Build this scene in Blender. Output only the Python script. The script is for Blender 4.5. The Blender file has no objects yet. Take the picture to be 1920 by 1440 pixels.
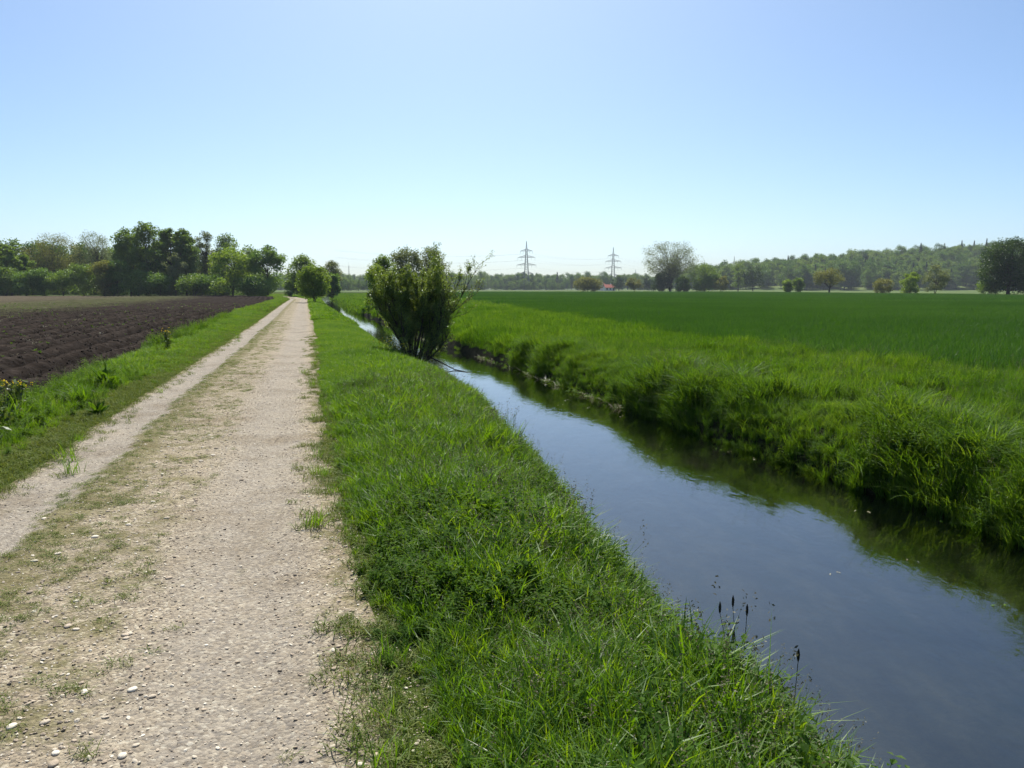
import bpy, math, random
import numpy as np
from mathutils import Vector, Euler

R = math.radians
sc = bpy.context.scene
C = sc.collection

# ------------------------------------------------------------------ camera
EYE = 1.70
PITCH = math.atan(179.0 / 1500.0)
cam_d = bpy.data.cameras.new('camera')
cam_d.sensor_width = 36.0
cam_d.lens = 36.0 * 1500.0 / 1920.0
cam_d.clip_start = 0.05
cam_d.clip_end = 20000.0
cam = bpy.data.objects.new('camera', cam_d)
cam.location = (0, 0, EYE)
cam.rotation_euler = (R(90) - PITCH, 0, 0)
C.objects.link(cam)
sc.camera = cam

# ------------------------------------------------------------------ sky and sun
SUN_AZ = R(-5.0)      # measured from +Y towards +X
SUN_EL = R(50.0)
world = bpy.data.worlds.new('World')
sc.world = world
world.use_nodes = True
wn = world.node_tree
wn.nodes.clear()
sky = wn.nodes.new('ShaderNodeTexSky')
sky.sky_type = 'NISHITA'
sky.sun_disc = False
sky.sun_elevation = SUN_EL
sky.sun_rotation = SUN_AZ
sky.altitude = 1000.0
sky.air_density = 0.7
sky.dust_density = 3.0
sky.ozone_density = 1.0
bg = wn.nodes.new('ShaderNodeBackground')
bg.inputs['Strength'].default_value = 0.093
wo = wn.nodes.new('ShaderNodeOutputWorld')
hsv = wn.nodes.new('ShaderNodeHueSaturation')
hsv.inputs['Saturation'].default_value = 1.12
wn.links.new(sky.outputs[0], hsv.inputs['Color'])
tint = wn.nodes.new('ShaderNodeMix')
tint.data_type = 'RGBA'; tint.blend_type = 'MULTIPLY'
tint.inputs[0].default_value = 1.0
tint.inputs[7].default_value = (0.80, 0.955, 1.02, 1.0)
wn.links.new(hsv.outputs[0], tint.inputs[6])
wn.links.new(tint.outputs[2], bg.inputs[0])
wn.links.new(bg.outputs[0], wo.inputs[0])

sun_d = bpy.data.lights.new('sun', 'SUN')
sun_d.energy = 4.6
sun_d.angle = R(0.53)
sun_d.color = (1.0, 0.955, 0.88)
sun = bpy.data.objects.new('sun', sun_d)
S = Vector((math.sin(SUN_AZ) * math.cos(SUN_EL), math.cos(SUN_AZ) * math.cos(SUN_EL), math.sin(SUN_EL)))
sun.rotation_euler = (-S).to_track_quat('-Z', 'Y').to_euler()
sun.location = (0, 0, 60)
C.objects.link(sun)

sc.view_settings.view_transform = 'Standard'
sc.view_settings.look = 'None'
sc.view_settings.gamma = 1.0
sc.view_settings.exposure = 0.70
sc.view_settings.use_curve_mapping = False
sc.render.engine = 'CYCLES'
cy = sc.cycles
cy.use_denoising = True
cy.use_adaptive_sampling = True
cy.adaptive_threshold = 0.015
cy.max_bounces = 6
cy.diffuse_bounces = 3
cy.glossy_bounces = 3
cy.transmission_bounces = 4
cy.transparent_max_bounces = 8
cy.volume_bounces = 0
cy.caustics_reflective = False
cy.caustics_refractive = False
cy.sample_clamp_indirect = 8.0

# ------------------------------------------------------------------ helpers
_perm = np.random.RandomState(7).rand(256, 256)

def vnoise(x, y, seed=0):
    x = np.asarray(x, float) + seed * 17.31
    y = np.asarray(y, float) + seed * 9.77
    xi = np.floor(x).astype(int); yi = np.floor(y).astype(int)
    fx = x - xi; fy = y - yi
    fx = fx * fx * (3 - 2 * fx); fy = fy * fy * (3 - 2 * fy)
    a = _perm[xi % 256, yi % 256]; b = _perm[(xi + 1) % 256, yi % 256]
    c = _perm[xi % 256, (yi + 1) % 256]; d = _perm[(xi + 1) % 256, (yi + 1) % 256]
    return (a * (1 - fx) + b * fx) * (1 - fy) + (c * (1 - fx) + d * fx) * fy

def fbm(x, y, seed=0, octv=4):
    s = 0.0; a = 0.5; t = 0.0
    for i in range(octv):
        s = s + a * vnoise(np.asarray(x) * 2 ** i, np.asarray(y) * 2 ** i, seed + i * 3)
        t += a; a *= 0.5
    return s / t

def mesh(name, V, F, mats=(), attrs=None, smooth=False, midx=None):
    me = bpy.data.meshes.new(name)
    V = np.asarray(V, float)
    me.from_pydata(V.tolist(), [], F.tolist() if isinstance(F, np.ndarray) else F)
    for m in mats:
        me.materials.append(m)
    if attrs:
        for k, a in attrs.items():
            at = me.attributes.new(k, 'FLOAT', 'POINT')
            at.data.foreach_set('value', np.asarray(a, np.float32))
    if midx is not None:
        me.polygons.foreach_set('material_index', np.asarray(midx, np.int32))
    if smooth:
        me.polygons.foreach_set('use_smooth', np.ones(len(me.polygons), bool))
    me.update()
    return me

def obj(name, me, parent=None, loc=(0, 0, 0), rz=0.0, scale=None):
    o = bpy.data.objects.new(name, me)
    C.objects.link(o)
    o.location = loc
    o.rotation_euler = (0, 0, rz)
    if scale is not None:
        o.scale = scale
    if parent is not None:
        o.parent = parent
    return o

def empty(name, loc, rz=0.0, scale=None):
    o = obj(name, None, None, loc, rz, scale)
    o.empty_display_size = 0.2
    return o

def mass(name, me, parent):
    o = obj(name, me, parent); o['kind'] = 'stuff'; return o

def tag(o, label, cat=None, group=None, kind=None):
    o['label'] = label
    if cat: o['category'] = cat
    if group: o['group'] = group
    if kind: o['kind'] = kind
    return o

class Builder:
    """collects triangles / quads"""
    def __init__(self):
        self.V = []; self.F = []; self.A = []; self.n = 0
    def add(self, V, F, a=0.5):
        V = np.asarray(V, float)
        self.V.append(V)
        off = self.n
        self.F.extend([[i + off for i in f] for f in (F.tolist() if isinstance(F, np.ndarray) else F)])
        self.A.append(np.full(len(V), a, float) if np.isscalar(a) else np.asarray(a, float))
        self.n += len(V)
    def mesh(self, name, mats, smooth=False):
        return mesh(name, np.concatenate(self.V), self.F, mats, {'v': np.concatenate(self.A)}, smooth)

def tube(b, pts, rad, sides=6, a=0.5, cap=True):
    pts = np.asarray(pts, float); n = len(pts)
    rad = np.broadcast_to(np.asarray(rad, float), (n,))
    t = np.gradient(pts, axis=0)
    t /= np.linalg.norm(t, axis=1)[:, None] + 1e-9
    ref = np.array([0.31, 0.95, 0.05]) if abs(t[0][2]) > 0.5 else np.array([0.05, 0.1, 1.0])
    u = np.cross(t, ref); u /= np.linalg.norm(u, axis=1)[:, None] + 1e-9
    w = np.cross(t, u)
    ang = np.arange(sides) * 2 * np.pi / sides
    ring = u[:, None, :] * np.cos(ang)[None, :, None] + w[:, None, :] * np.sin(ang)[None, :, None]
    V = (pts[:, None, :] + ring * rad[:, None, None]).reshape(-1, 3)
    F = []
    for i in range(n - 1):
        for k in range(sides):
            k2 = (k + 1) % sides
            F.append([i * sides + k, i * sides + k2, (i + 1) * sides + k2, (i + 1) * sides + k])
    if cap:
        F.append(list(range(sides))[::-1])
        F.append([(n - 1) * sides + k for k in range(sides)])
    b.add(V, F, a)

def box(b, c, s, a=0.5):
    c = np.asarray(c, float); s = np.asarray(s, float) / 2
    V = np.array([[x, y, z] for x in (-1, 1) for y in (-1, 1) for z in (-1, 1)], float) * s + c
    F = [[0, 1, 3, 2], [4, 6, 7, 5], [0, 4, 5, 1], [2, 3, 7, 6], [0, 2, 6, 4], [1, 5, 7, 3]]
    b.add(V, F, a)

# ------------------------------------------------------------------ materials
def newmat(name):
    m = bpy.data.materials.new(name)
    m.use_nodes = True
    nt = m.node_tree
    nt.nodes.clear()
    out = nt.nodes.new('ShaderNodeOutputMaterial')
    return m, nt, out

def N(nt, t, **kw):
    n = nt.nodes.new(t)
    for k, v in kw.items():
        setattr(n, k, v)
    return n

def ramp(nt, stops, fac=None, interp='LINEAR'):
    n = nt.nodes.new('ShaderNodeValToRGB')
    cr = n.color_ramp
    cr.interpolation = interp
    while len(cr.elements) < len(stops):
        cr.elements.new(0.5)
    for e, (p, c) in zip(cr.elements, stops):
        e.position = p
        e.color = (*c, 1.0) if len(c) == 3 else c
    if fac is not None:
        nt.links.new(fac, n.inputs[0])
    return n

def math_n(nt, op, a, b=None, clamp=False):
    n = nt.nodes.new('ShaderNodeMath')
    n.operation = op
    n.use_clamp = clamp
    for i, q in enumerate((a, b)):
        if q is None: continue
        if isinstance(q, (int, float)):
            n.inputs[i].default_value = q
        else:
            nt.links.new(q, n.inputs[i])
    return n.outputs[0]

def mixc(nt, fac, a, b, blend='MIX'):
    n = nt.nodes.new('ShaderNodeMix')
    n.data_type = 'RGBA'
    n.blend_type = blend
    for i, q in ((0, fac), (6, a), (7, b)):
        if isinstance(q, (int, float)):
            n.inputs[i].default_value = q
        elif isinstance(q, tuple):
            n.inputs[i].default_value = (*q, 1.0)
        else:
            nt.links.new(q, n.inputs[i])
    return n.outputs[2]

def noise(nt, scale, detail=4, rough=0.55, vec=None, dist=0.0):
    n = nt.nodes.new('ShaderNodeTexNoise')
    n.inputs['Scale'].default_value = scale
    n.inputs['Detail'].default_value = detail
    n.inputs['Roughness'].default_value = rough
    n.inputs['Distortion'].default_value = dist
    if vec is not None:
        nt.links.new(vec, n.inputs['Vector'])
    return n.outputs[0]

def pos(nt):
    return nt.nodes.new('ShaderNodeNewGeometry').outputs['Position']

def scaled(nt, vec, s):
    n = nt.nodes.new('ShaderNodeMapping')
    n.inputs['Scale'].default_value = s
    nt.links.new(vec, n.inputs['Vector'])
    return n.outputs[0]

def leaf_mat(name, cols, trans=0.45, tboost=(1.25, 1.2, 0.6), gloss=0.05, grough=0.4, rnd=0.4, patch=0.0):
    """cols: three colours from dark to light; varied by the per-blade value v and the instance"""
    m, nt, out = newmat(name)
    L = nt.links
    at = N(nt, 'ShaderNodeAttribute', attribute_name='v').outputs['Fac']
    oi = N(nt, 'ShaderNodeObjectInfo').outputs['Random']
    f = math_n(nt, 'ADD', math_n(nt, 'MULTIPLY', at, 1 - rnd), math_n(nt, 'MULTIPLY', oi, rnd))
    if patch:
        p = noise(nt, patch, 3, 0.5, pos(nt))
        f = math_n(nt, 'ADD', f, math_n(nt, 'MULTIPLY', math_n(nt, 'SUBTRACT', p, 0.5), 1.1), True)
    col = ramp(nt, [(0.0, cols[0]), (0.5, cols[1]), (1.0, cols[2])], f).outputs[0]
    d = N(nt, 'ShaderNodeBsdfDiffuse'); L.new(col, d.inputs['Color'])
    t = N(nt, 'ShaderNodeBsdfTranslucent')
    tc = mixc(nt, 1.0, col, tboost, 'MULTIPLY')
    L.new(tc, t.inputs['Color'])
    mx = N(nt, 'ShaderNodeMixShader'); mx.inputs[0].default_value = trans
    L.new(d.outputs[0], mx.inputs[1]); L.new(t.outputs[0], mx.inputs[2])
    g = N(nt, 'ShaderNodeBsdfGlossy'); g.inputs['Roughness'].default_value = grough
    g.inputs['Color'].default_value = (0.9, 0.95, 0.9, 1)
    mg = N(nt, 'ShaderNodeMixShader'); mg.inputs[0].default_value = gloss
    L.new(mx.outputs[0], mg.inputs[1]); L.new(g.outputs[0], mg.inputs[2])
    L.new(mg.outputs[0], out.inputs[0])
    return m

def rough_mat(name, cols, scale=4.0, bump=0.3, bscale=30.0, rough=0.95, use_v=False):
    m, nt, out = newmat(name)
    L = nt.links
    if use_v:
        at = N(nt, 'ShaderNodeAttribute', attribute_name='v').outputs['Fac']
        oi = N(nt, 'ShaderNodeObjectInfo').outputs['Random']
        f = math_n(nt, 'FRACT', math_n(nt, 'ADD', at, oi))
    else:
        f = noise(nt, scale, 6, 0.62, pos(nt))
    k = len(cols)
    col = ramp(nt, [((0.3 + 0.4 * i / (k - 1)) if not use_v else i / (k - 1), c) for i, c in enumerate(cols)], f).outputs[0]
    b = N(nt, 'ShaderNodeBsdfPrincipled')
    b.inputs['Roughness'].default_value = rough
    b.inputs['Specular IOR Level'].default_value = 0.06
    L.new(col, b.inputs['Base Color'])
    if bump:
        bp = N(nt, 'ShaderNodeBump'); bp.inputs['Strength'].default_value = bump
        bp.inputs['Distance'].default_value = 0.05
        L.new(noise(nt, bscale, 5, 0.65, pos(nt)), bp.inputs['Height'])
        L.new(bp.outputs[0], b.inputs['Normal'])
    L.new(b.outputs[0], out.inputs[0])
    return m

M = {}
M['grass'] = leaf_mat('grass_blades', [(0.0487, 0.1175, 0.0069), (0.0948, 0.2073, 0.0099), (0.1826, 0.2833, 0.0198)], 0.54, (1.4, 1.25, 0.4), 0.022, 0.5, 0.45, 0.35)
M['grass_dry'] = leaf_mat('short_dry_grass', [(0.0782, 0.1272, 0.0171), (0.1288, 0.1749, 0.0285), (0.1978, 0.2120, 0.0570)], 0.35, (1.15, 1.1, 0.6), 0.015, 0.6, 0.5)
M['tall'] = leaf_mat('tall_bank_grass', [(0.0372, 0.1007, 0.0072), (0.0745, 0.1715, 0.0117), (0.1397, 0.2345, 0.0252)], 0.54, (1.4, 1.25, 0.4), 0.016, 0.55, 0.5, 0.30)
M['wheat'] = leaf_mat('young_wheat', [(0.0287, 0.0872, 0.0110), (0.0475, 0.1229, 0.0150), (0.0762, 0.1638, 0.0220)], 0.40, (1.3, 1.25, 0.5), 0.02, 0.5, 0.25, 0.05)
M['herb'] = leaf_mat('herb_leaves', [(0.0401, 0.0970, 0.0090), (0.0739, 0.1543, 0.0144), (0.1267, 0.2149, 0.0270)], 0.5, (1.35, 1.2, 0.4), 0.010, 0.55, 0.4)
M['straw'] = leaf_mat('straw', [(0.22, 0.19, 0.10), (0.36, 0.33, 0.20), (0.52, 0.50, 0.36)], 0.3, (1.0, 1.0, 0.85), 0.06, 0.35, 0.2)
M['seedhead'] = leaf_mat('seed_heads', [(0.05, 0.045, 0.03), (0.11, 0.10, 0.05), (0.20, 0.19, 0.10)], 0.25, (1.0, 1.0, 0.8), 0.02, 0.5, 0.4)
M['spike'] = leaf_mat('sedge_spikes', [(0.012, 0.010, 0.008), (0.025, 0.020, 0.014), (0.05, 0.04, 0.025)], 0.1, (1, 1, 1), 0.02, 0.5, 0.2)
M['yellow'] = leaf_mat('yellow_petals', [(0.62, 0.42, 0.01), (0.75, 0.55, 0.02), (0.80, 0.62, 0.05)], 0.4, (1, 1, 0.6), 0.03, 0.4, 0.3)
M['white_petal'] = leaf_mat('white_petals', [(0.6, 0.6, 0.56), (0.75, 0.75, 0.7), (0.8, 0.8, 0.78)], 0.4, (1, 1, 1), 0.03, 0.4, 0.3)
M['bark'] = rough_mat('bark', [(0.035, 0.030, 0.024), (0.075, 0.063, 0.05), (0.11, 0.10, 0.085)], 6.0, 0.5, 14.0)
M['bark_grey'] = rough_mat('grey_bark', [(0.06, 0.055, 0.045), (0.11, 0.10, 0.085), (0.16, 0.15, 0.13)], 6.0, 0.5, 14.0)
M['leaf_dark'] = leaf_mat('dark_leaves', [(0.0547, 0.1207, 0.0253), (0.1010, 0.1964, 0.0365), (0.1740, 0.2834, 0.0547)], 0.42, (1.4, 1.25, 0.45), 0.03, 0.45, 0.2)
M['leaf_mid'] = leaf_mat('green_leaves', [(0.0694, 0.1344, 0.0246), (0.1243, 0.2117, 0.0347), (0.1971, 0.2912, 0.0526)], 0.46, (1.4, 1.25, 0.45), 0.03, 0.45, 0.2)
M['leaf_bright'] = leaf_mat('fresh_leaves', [(0.091, 0.163, 0.021), (0.156, 0.254, 0.034), (0.234, 0.338, 0.052)], 0.50, (1.4, 1.25, 0.4), 0.03, 0.45, 0.2)
M['leaf_olive'] = leaf_mat('olive_leaves', [(0.104, 0.120, 0.034), (0.169, 0.185, 0.055), (0.247, 0.254, 0.085)], 0.44, (1.3, 1.2, 0.55), 0.02, 0.5, 0.2)
M['leaf_grey'] = leaf_mat('grey_green_leaves', [(0.103, 0.132, 0.057), (0.167, 0.201, 0.092), (0.230, 0.259, 0.127)], 0.44, (1.25, 1.2, 0.7), 0.02, 0.5, 0.2)
M['leaf_wood'] = leaf_mat('wood_leaves', [(0.0347, 0.0941, 0.0231), (0.0899, 0.1675, 0.0347), (0.1734, 0.2529, 0.0578)], 0.46, (1.4, 1.25, 0.5), 0.02, 0.5, 0.7)
M['leaf_deep'] = leaf_mat('deep_green_leaves', [(0.024, 0.052, 0.012), (0.042, 0.084, 0.016), (0.075, 0.128, 0.024)], 0.32, (1.4, 1.25, 0.45), 0.03, 0.45, 0.2)
M['needle'] = leaf_mat('needles', [(0.016, 0.035, 0.019), (0.029, 0.058, 0.029), (0.048, 0.080, 0.040)], 0.15, (1.2, 1.2, 0.7), 0.03, 0.5, 0.3)
M['pebble'] = rough_mat('pebbles', [(0.1872, 0.1579, 0.1261), (0.3510, 0.2875, 0.2117), (0.4446, 0.3608, 0.2672), (0.5383, 0.4624, 0.3528), (0.8190, 0.7444, 0.6048)], 1, 0.25, 60, 0.8, True)
M['clod'] = rough_mat('soil_clods', [(0.0183, 0.0148, 0.0109), (0.0326, 0.0264, 0.0199), (0.0561, 0.0465, 0.0357)], 1, 0.6, 40, 1.0, True)
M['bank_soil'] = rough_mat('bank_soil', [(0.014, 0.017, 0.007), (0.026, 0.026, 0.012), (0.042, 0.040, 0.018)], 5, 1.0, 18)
M['meadow'] = rough_mat('meadow', [(0.055, 0.095, 0.022), (0.085, 0.125, 0.032), (0.13, 0.155, 0.05)], 0.02, 0.2, 3)
M['crop_soil'] = rough_mat('crop_ground', [(0.018, 0.060, 0.012), (0.024, 0.076, 0.016), (0.032, 0.085, 0.020)], 0.3, 0.4, 8)
M['hill'] = rough_mat('wood_floor', [(0.02, 0.03, 0.012), (0.035, 0.045, 0.02), (0.05, 0.06, 0.025)], 0.05, 0.2, 3)
M['steel'] = rough_mat('galvanised_steel', [(0.10, 0.12, 0.135), (0.14, 0.16, 0.175), (0.17, 0.19, 0.20)], 2.0, 0, 1, 0.6)
M['wire'] = rough_mat('aluminium_wire', [(0.16, 0.17, 0.18), (0.2, 0.21, 0.22)], 2.0, 0, 1, 0.6)
M['plaster'] = rough_mat('white_plaster', [(0.66, 0.64, 0.60), (0.74, 0.72, 0.69)], 2.0, 0.1, 10, 0.9)
M['roof'] = rough_mat('roof_tiles', [(0.30, 0.085, 0.06), (0.38, 0.12, 0.085), (0.45, 0.17, 0.13)], 3.0, 0.2, 10, 0.8)
M['pane'] = rough_mat('dark_panes', [(0.02, 0.025, 0.03), (0.04, 0.045, 0.05)], 2.0, 0, 1, 0.2)

def track_material():
    m, nt, out = newmat('gravel_track')
    L = nt.links
    p = pos(nt)
    u0 = N(nt, 'ShaderNodeAttribute', attribute_name='u').outputs['Fac']
    wob = math_n(nt, 'MULTIPLY', math_n(nt, 'SUBTRACT', noise(nt, 1.6, 5, 0.65, p), 0.5), 0.16)
    u = math_n(nt, 'ADD', u0, wob)
    # loose stones in two sizes plus dust
    vo = N(nt, 'ShaderNodeTexVoronoi'); vo.inputs['Scale'].default_value = 62.0; vo.inputs['Randomness'].default_value = 1.0
    L.new(p, vo.inputs['Vector'])
    vo2 = N(nt, 'ShaderNodeTexVoronoi'); vo2.inputs['Scale'].default_value = 26.0
    L.new(p, vo2.inputs['Vector'])
    sp = N(nt, 'ShaderNodeSeparateColor'); L.new(vo.outputs['Color'], sp.inputs[0])
    sp2 = N(nt, 'ShaderNodeSeparateColor'); L.new(vo2.outputs['Color'], sp2.inputs[0])
    stone = ramp(nt, [(0.0, (0.108, 0.093, 0.076)), (0.14, (0.208, 0.174, 0.135)), (0.55, (0.390, 0.317, 0.225)), (0.86, (0.495, 0.412, 0.299)), (1.0, (0.696, 0.628, 0.498))], sp.outputs[0]).outputs[0]
    stone2 = ramp(nt, [(0.0, (0.141, 0.123, 0.099)), (0.5, (0.380, 0.318, 0.239)), (0.9, (0.505, 0.433, 0.332)), (1.0, (0.737, 0.679, 0.553))], sp2.outputs[1]).outputs[0]
    big = math_n(nt, 'GREATER_THAN', sp2.outputs[0], 0.74)
    near = math_n(nt, 'LESS_THAN', vo2.outputs['Distance'], 0.34)
    stone = mixc(nt, math_n(nt, 'MULTIPLY', big, near), stone, stone2)
    dust = ramp(nt, [(0.3, (0.317, 0.255, 0.184)), (0.5, (0.406, 0.327, 0.235)), (0.7, (0.485, 0.397, 0.286))], noise(nt, 2.3, 8, 0.7, p)).outputs[0]
    # packed dust in the two wheel ruts, open stones between
    rut = ramp(nt, [(0.0, (.25, .25, .25)), (0.06, (.95, .95, .95)), (0.22, (.95, .95, .95)), (0.30, (.15, .15, .15)), (0.55, (.25, .25, .25)), (0.70, (.85, .85, .85)), (0.86, (.75, .75, .75)), (0.95, (.15, .15, .15))], u).outputs[0]
    rsep = N(nt, 'ShaderNodeSeparateColor'); L.new(rut, rsep.inputs[0])
    rutf = math_n(nt, 'MULTIPLY', rsep.outputs[0], math_n(nt, 'ADD', 0.45, math_n(nt, 'MULTIPLY', noise(nt, 5.0, 6, 0.7, p), 0.7)), True)
    grey = ramp(nt, [(0.3, (0.235, 0.212, 0.195)), (0.6, (0.305, 0.278, 0.256)), (0.8, (0.375, 0.345, 0.315))], noise(nt, 9.0, 6, 0.7, p)).outputs[0]
    base = mixc(nt, 0.30, stone, dust)
    packed = mixc(nt, 0.22, grey, stone)
    col = mixc(nt, math_n(nt, 'MULTIPLY', rutf, 1.0), base, packed)
    # low growth between the ruts and along the edges
    gz = ramp(nt, [(0.0, (.7, .7, .7)), (0.05, (.0, .0, .0)), (0.215, (.0, .0, .0)), (0.26, (.9, .9, .9)), (0.31, (.75, .75, .75)), (0.36, (.45, .45, .45)), (0.56, (.36, .36, .36)), (0.66, (.0, .0, .0)), (0.90, (.0, .0, .0)), (1.0, (.6, .6, .6))], u).outputs[0]
    gs = N(nt, 'ShaderNodeSeparateColor'); L.new(gz, gs.inputs[0])
    n1 = noise(nt, 3.2, 7, 0.72, p)
    gm = ramp(nt, [(0.0, (0, 0, 0)), (0.16, (1, 1, 1))], math_n(nt, 'SUBTRACT', math_n(nt, 'ADD', n1, math_n(nt, 'MULTIPLY', gs.outputs[0], 0.42)), 0.61)).outputs[0]
    gms = N(nt, 'ShaderNodeSeparateColor'); L.new(gm, gms.inputs[0])
    green = ramp(nt, [(0.35, (0.115, 0.115, 0.038)), (0.6, (0.166, 0.146, 0.054)), (0.75, (0.285, 0.241, 0.110))], noise(nt, 30.0, 5, 0.7, p)).outputs[0]
    col = mixc(nt, math_n(nt, 'MULTIPLY', gms.outputs[0], 0.68), col, green)
    col = mixc(nt, 1.0, col, (0.90, 0.915, 0.885), 'MULTIPLY')
    mot = ramp(nt, [(0.35, (0.74, 0.70, 0.64)), (0.5, (1.0, 1.0, 1.0)), (0.68, (1.12, 1.1, 1.06))], noise(nt, 0.9, 7, 0.68, p)).outputs[0]
    col = mixc(nt, 0.8, col, mot, 'MULTIPLY')
    fine = ramp(nt, [(0.36, (0.62, 0.58, 0.54)), (0.5, (1.0, 1.0, 1.0)), (0.66, (1.2, 1.2, 1.18))], noise(nt, 38.0, 6, 0.75, p)).outputs[0]
    col = mixc(nt, 0.7, col, fine, 'MULTIPLY')
    b = N(nt, 'ShaderNodeBsdfPrincipled')
    b.inputs['Roughness'].default_value = 0.92
    b.inputs['Specular IOR Level'].default_value = 0.04
    L.new(col, b.inputs['Base Color'])
    h = math_n(nt, 'ADD', math_n(nt, 'MULTIPLY', vo.outputs['Distance'], -0.6), math_n(nt, 'MULTIPLY', noise(nt, 55.0, 6, 0.7, p), 1.2))
    h = math_n(nt, 'ADD', h, math_n(nt, 'MULTIPLY', math_n(nt, 'MULTIPLY', vo2.outputs['Distance'], big), -1.3))
    h = math_n(nt, 'ADD', h, math_n(nt, 'MULTIPLY', noise(nt, 16.0, 5, 0.65, p), 1.3))
    bp = N(nt, 'ShaderNodeBump'); bp.inputs['Distance'].default_value = 0.010
    L.new(math_n(nt, 'SUBTRACT', 1.0, math_n(nt, 'MULTIPLY', rutf, 0.45)), bp.inputs['Strength'])
    L.new(h, bp.inputs['Height']); L.new(bp.outputs[0], b.inputs['Normal'])
    L.new(b.outputs[0], out.inputs[0])
    return m
M['track'] = track_material()

def soil_material():
    m, nt, out = newmat('ploughed_soil')
    L = nt.links
    p = pos(nt)
    s = N(nt, 'ShaderNodeAttribute', attribute_name='s').outputs['Fac']      # metres from the field margin
    n1 = noise(nt, 3.0, 8, 0.7, p); n2 = noise(nt, 0.13, 4, 0.6, p)
    dark = ramp(nt, [(0.3, (0.013, 0.0106, 0.0092)), (0.5, (0.026, 0.0214, 0.0184)), (0.72, (0.052, 0.043, 0.037))], n1).outputs[0]
    dry = ramp(nt, [(0.3, (0.060, 0.050, 0.036)), (0.5, (0.090, 0.076, 0.054)), (0.72, (0.13, 0.112, 0.082))], n1).outputs[0]
    weedy = ramp(nt, [(0.3, (0.030, 0.036, 0.016)), (0.5, (0.052, 0.055, 0.028)), (0.72, (0.085, 0.08, 0.05))], n1).outputs[0]
    sw = math_n(nt, 'ADD', s, math_n(nt, 'MULTIPLY', math_n(nt, 'SUBTRACT', n2, 0.5), 14.0))
    f1 = ramp(nt, [(0.0, (0, 0, 0)), (1.0, (1, 1, 1))], math_n(nt, 'DIVIDE', math_n(nt, 'SUBTRACT', sw, 13.0), 7.0)).outputs[0]
    f2 = ramp(nt, [(0.0, (0, 0, 0)), (1.0, (1, 1, 1))], math_n(nt, 'DIVIDE', math_n(nt, 'SUBTRACT', sw, 26.0), 16.0)).outputs[0]
    col = mixc(nt, f1, dark, weedy)
    col = mixc(nt, f2, col, dry)
    wm = ramp(nt, [(0.56, (0, 0, 0)), (0.66, (1, 1, 1))], noise(nt, 1.1, 7, 0.72, p)).outputs[0]
    col = mixc(nt, math_n(nt, 'MULTIPLY', wm, 0.3), col, (0.070, 0.058, 0.046))
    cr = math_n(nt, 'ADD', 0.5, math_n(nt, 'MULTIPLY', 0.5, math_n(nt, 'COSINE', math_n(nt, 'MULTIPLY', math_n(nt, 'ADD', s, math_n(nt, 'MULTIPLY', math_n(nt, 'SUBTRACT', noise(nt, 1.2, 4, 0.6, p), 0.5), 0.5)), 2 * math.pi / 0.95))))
    furrow_shade = ramp(nt, [(0.0, (0.62, 0.62, 0.62)), (0.5, (0.98, 0.98, 0.98)), (1.0, (1.5, 1.47, 1.43))], cr).outputs[0]     # ridge shading painted into the soil colour: crests lightened, furrows darkened
    col = mixc(nt, 0.8, col, furrow_shade, 'MULTIPLY')
    b = N(nt, 'ShaderNodeBsdfPrincipled'); b.inputs['Roughness'].default_value = 1.0
    b.inputs['Specular IOR Level'].default_value = 0.0
    L.new(col, b.inputs['Base Color'])
    bp = N(nt, 'ShaderNodeBump'); bp.inputs['Strength'].default_value = 0.9; bp.inputs['Distance'].default_value = 0.06
    L.new(noise(nt, 11.0, 8, 0.72, p), bp.inputs['Height']); L.new(bp.outputs[0], b.inputs['Normal'])
    L.new(b.outputs[0], out.inputs[0])
    return m
M['soil'] = soil_material()

def verge_material():
    m, nt, out = newmat('verge_ground')
    L = nt.links
    p = pos(nt)
    n1 = noise(nt, 6.0, 7, 0.7, p)
    col = ramp(nt, [(0.3, (0.040, 0.060, 0.013)), (0.5, (0.066, 0.090, 0.020)), (0.75, (0.115, 0.125, 0.04))], n1).outputs[0]
    b = N(nt, 'ShaderNodeBsdfPrincipled'); b.inputs['Roughness'].default_value = 1.0
    b.inputs['Specular IOR Level'].default_value = 0.0
    L.new(col, b.inputs['Base Color'])
    bp = N(nt, 'ShaderNodeBump'); bp.inputs['Strength'].default_value = 0.8; bp.inputs['Distance'].default_value = 0.03
    L.new(noise(nt, 25.0, 6, 0.7, p), bp.inputs['Height']); L.new(bp.outputs[0], b.inputs['Normal'])
    L.new(b.outputs[0], out.inputs[0])
    return m
M['verge'] = verge_material()

def bed_material():
    m, nt, out = newmat('stream_bed')
    L = nt.links
    p = pos(nt)
    ps = scaled(nt, p, (1.6, 0.7, 1))
    col = ramp(nt, [(0.34, (0.016, 0.019, 0.010)), (0.5, (0.032, 0.034, 0.020)), (0.68, (0.060, 0.058, 0.038))], noise(nt, 1.5, 7, 0.68, ps)).outputs[0]
    weed = ramp(nt, [(0.52, (0, 0, 0)), (0.62, (1, 1, 1))], noise(nt, 0.8, 5, 0.6, ps)).outputs[0]
    col = mixc(nt, math_n(nt, 'MULTIPLY', weed, 0.7), col, (0.015, 0.023, 0.008))
    b = N(nt, 'ShaderNodeBsdfPrincipled'); b.inputs['Roughness'].default_value = 0.9
    b.inputs['Specular IOR Level'].default_value = 0.0
    L.new(col, b.inputs['Base Color'])
    bp = N(nt, 'ShaderNodeBump'); bp.inputs['Strength'].default_value = 0.7; bp.inputs['Distance'].default_value = 0.06
    L.new(noise(nt, 9.0, 6, 0.7, p), bp.inputs['Height']); L.new(bp.outputs[0], b.inputs['Normal'])
    L.new(b.outputs[0], out.inputs[0])
    return m
M['bed'] = bed_material()

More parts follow.
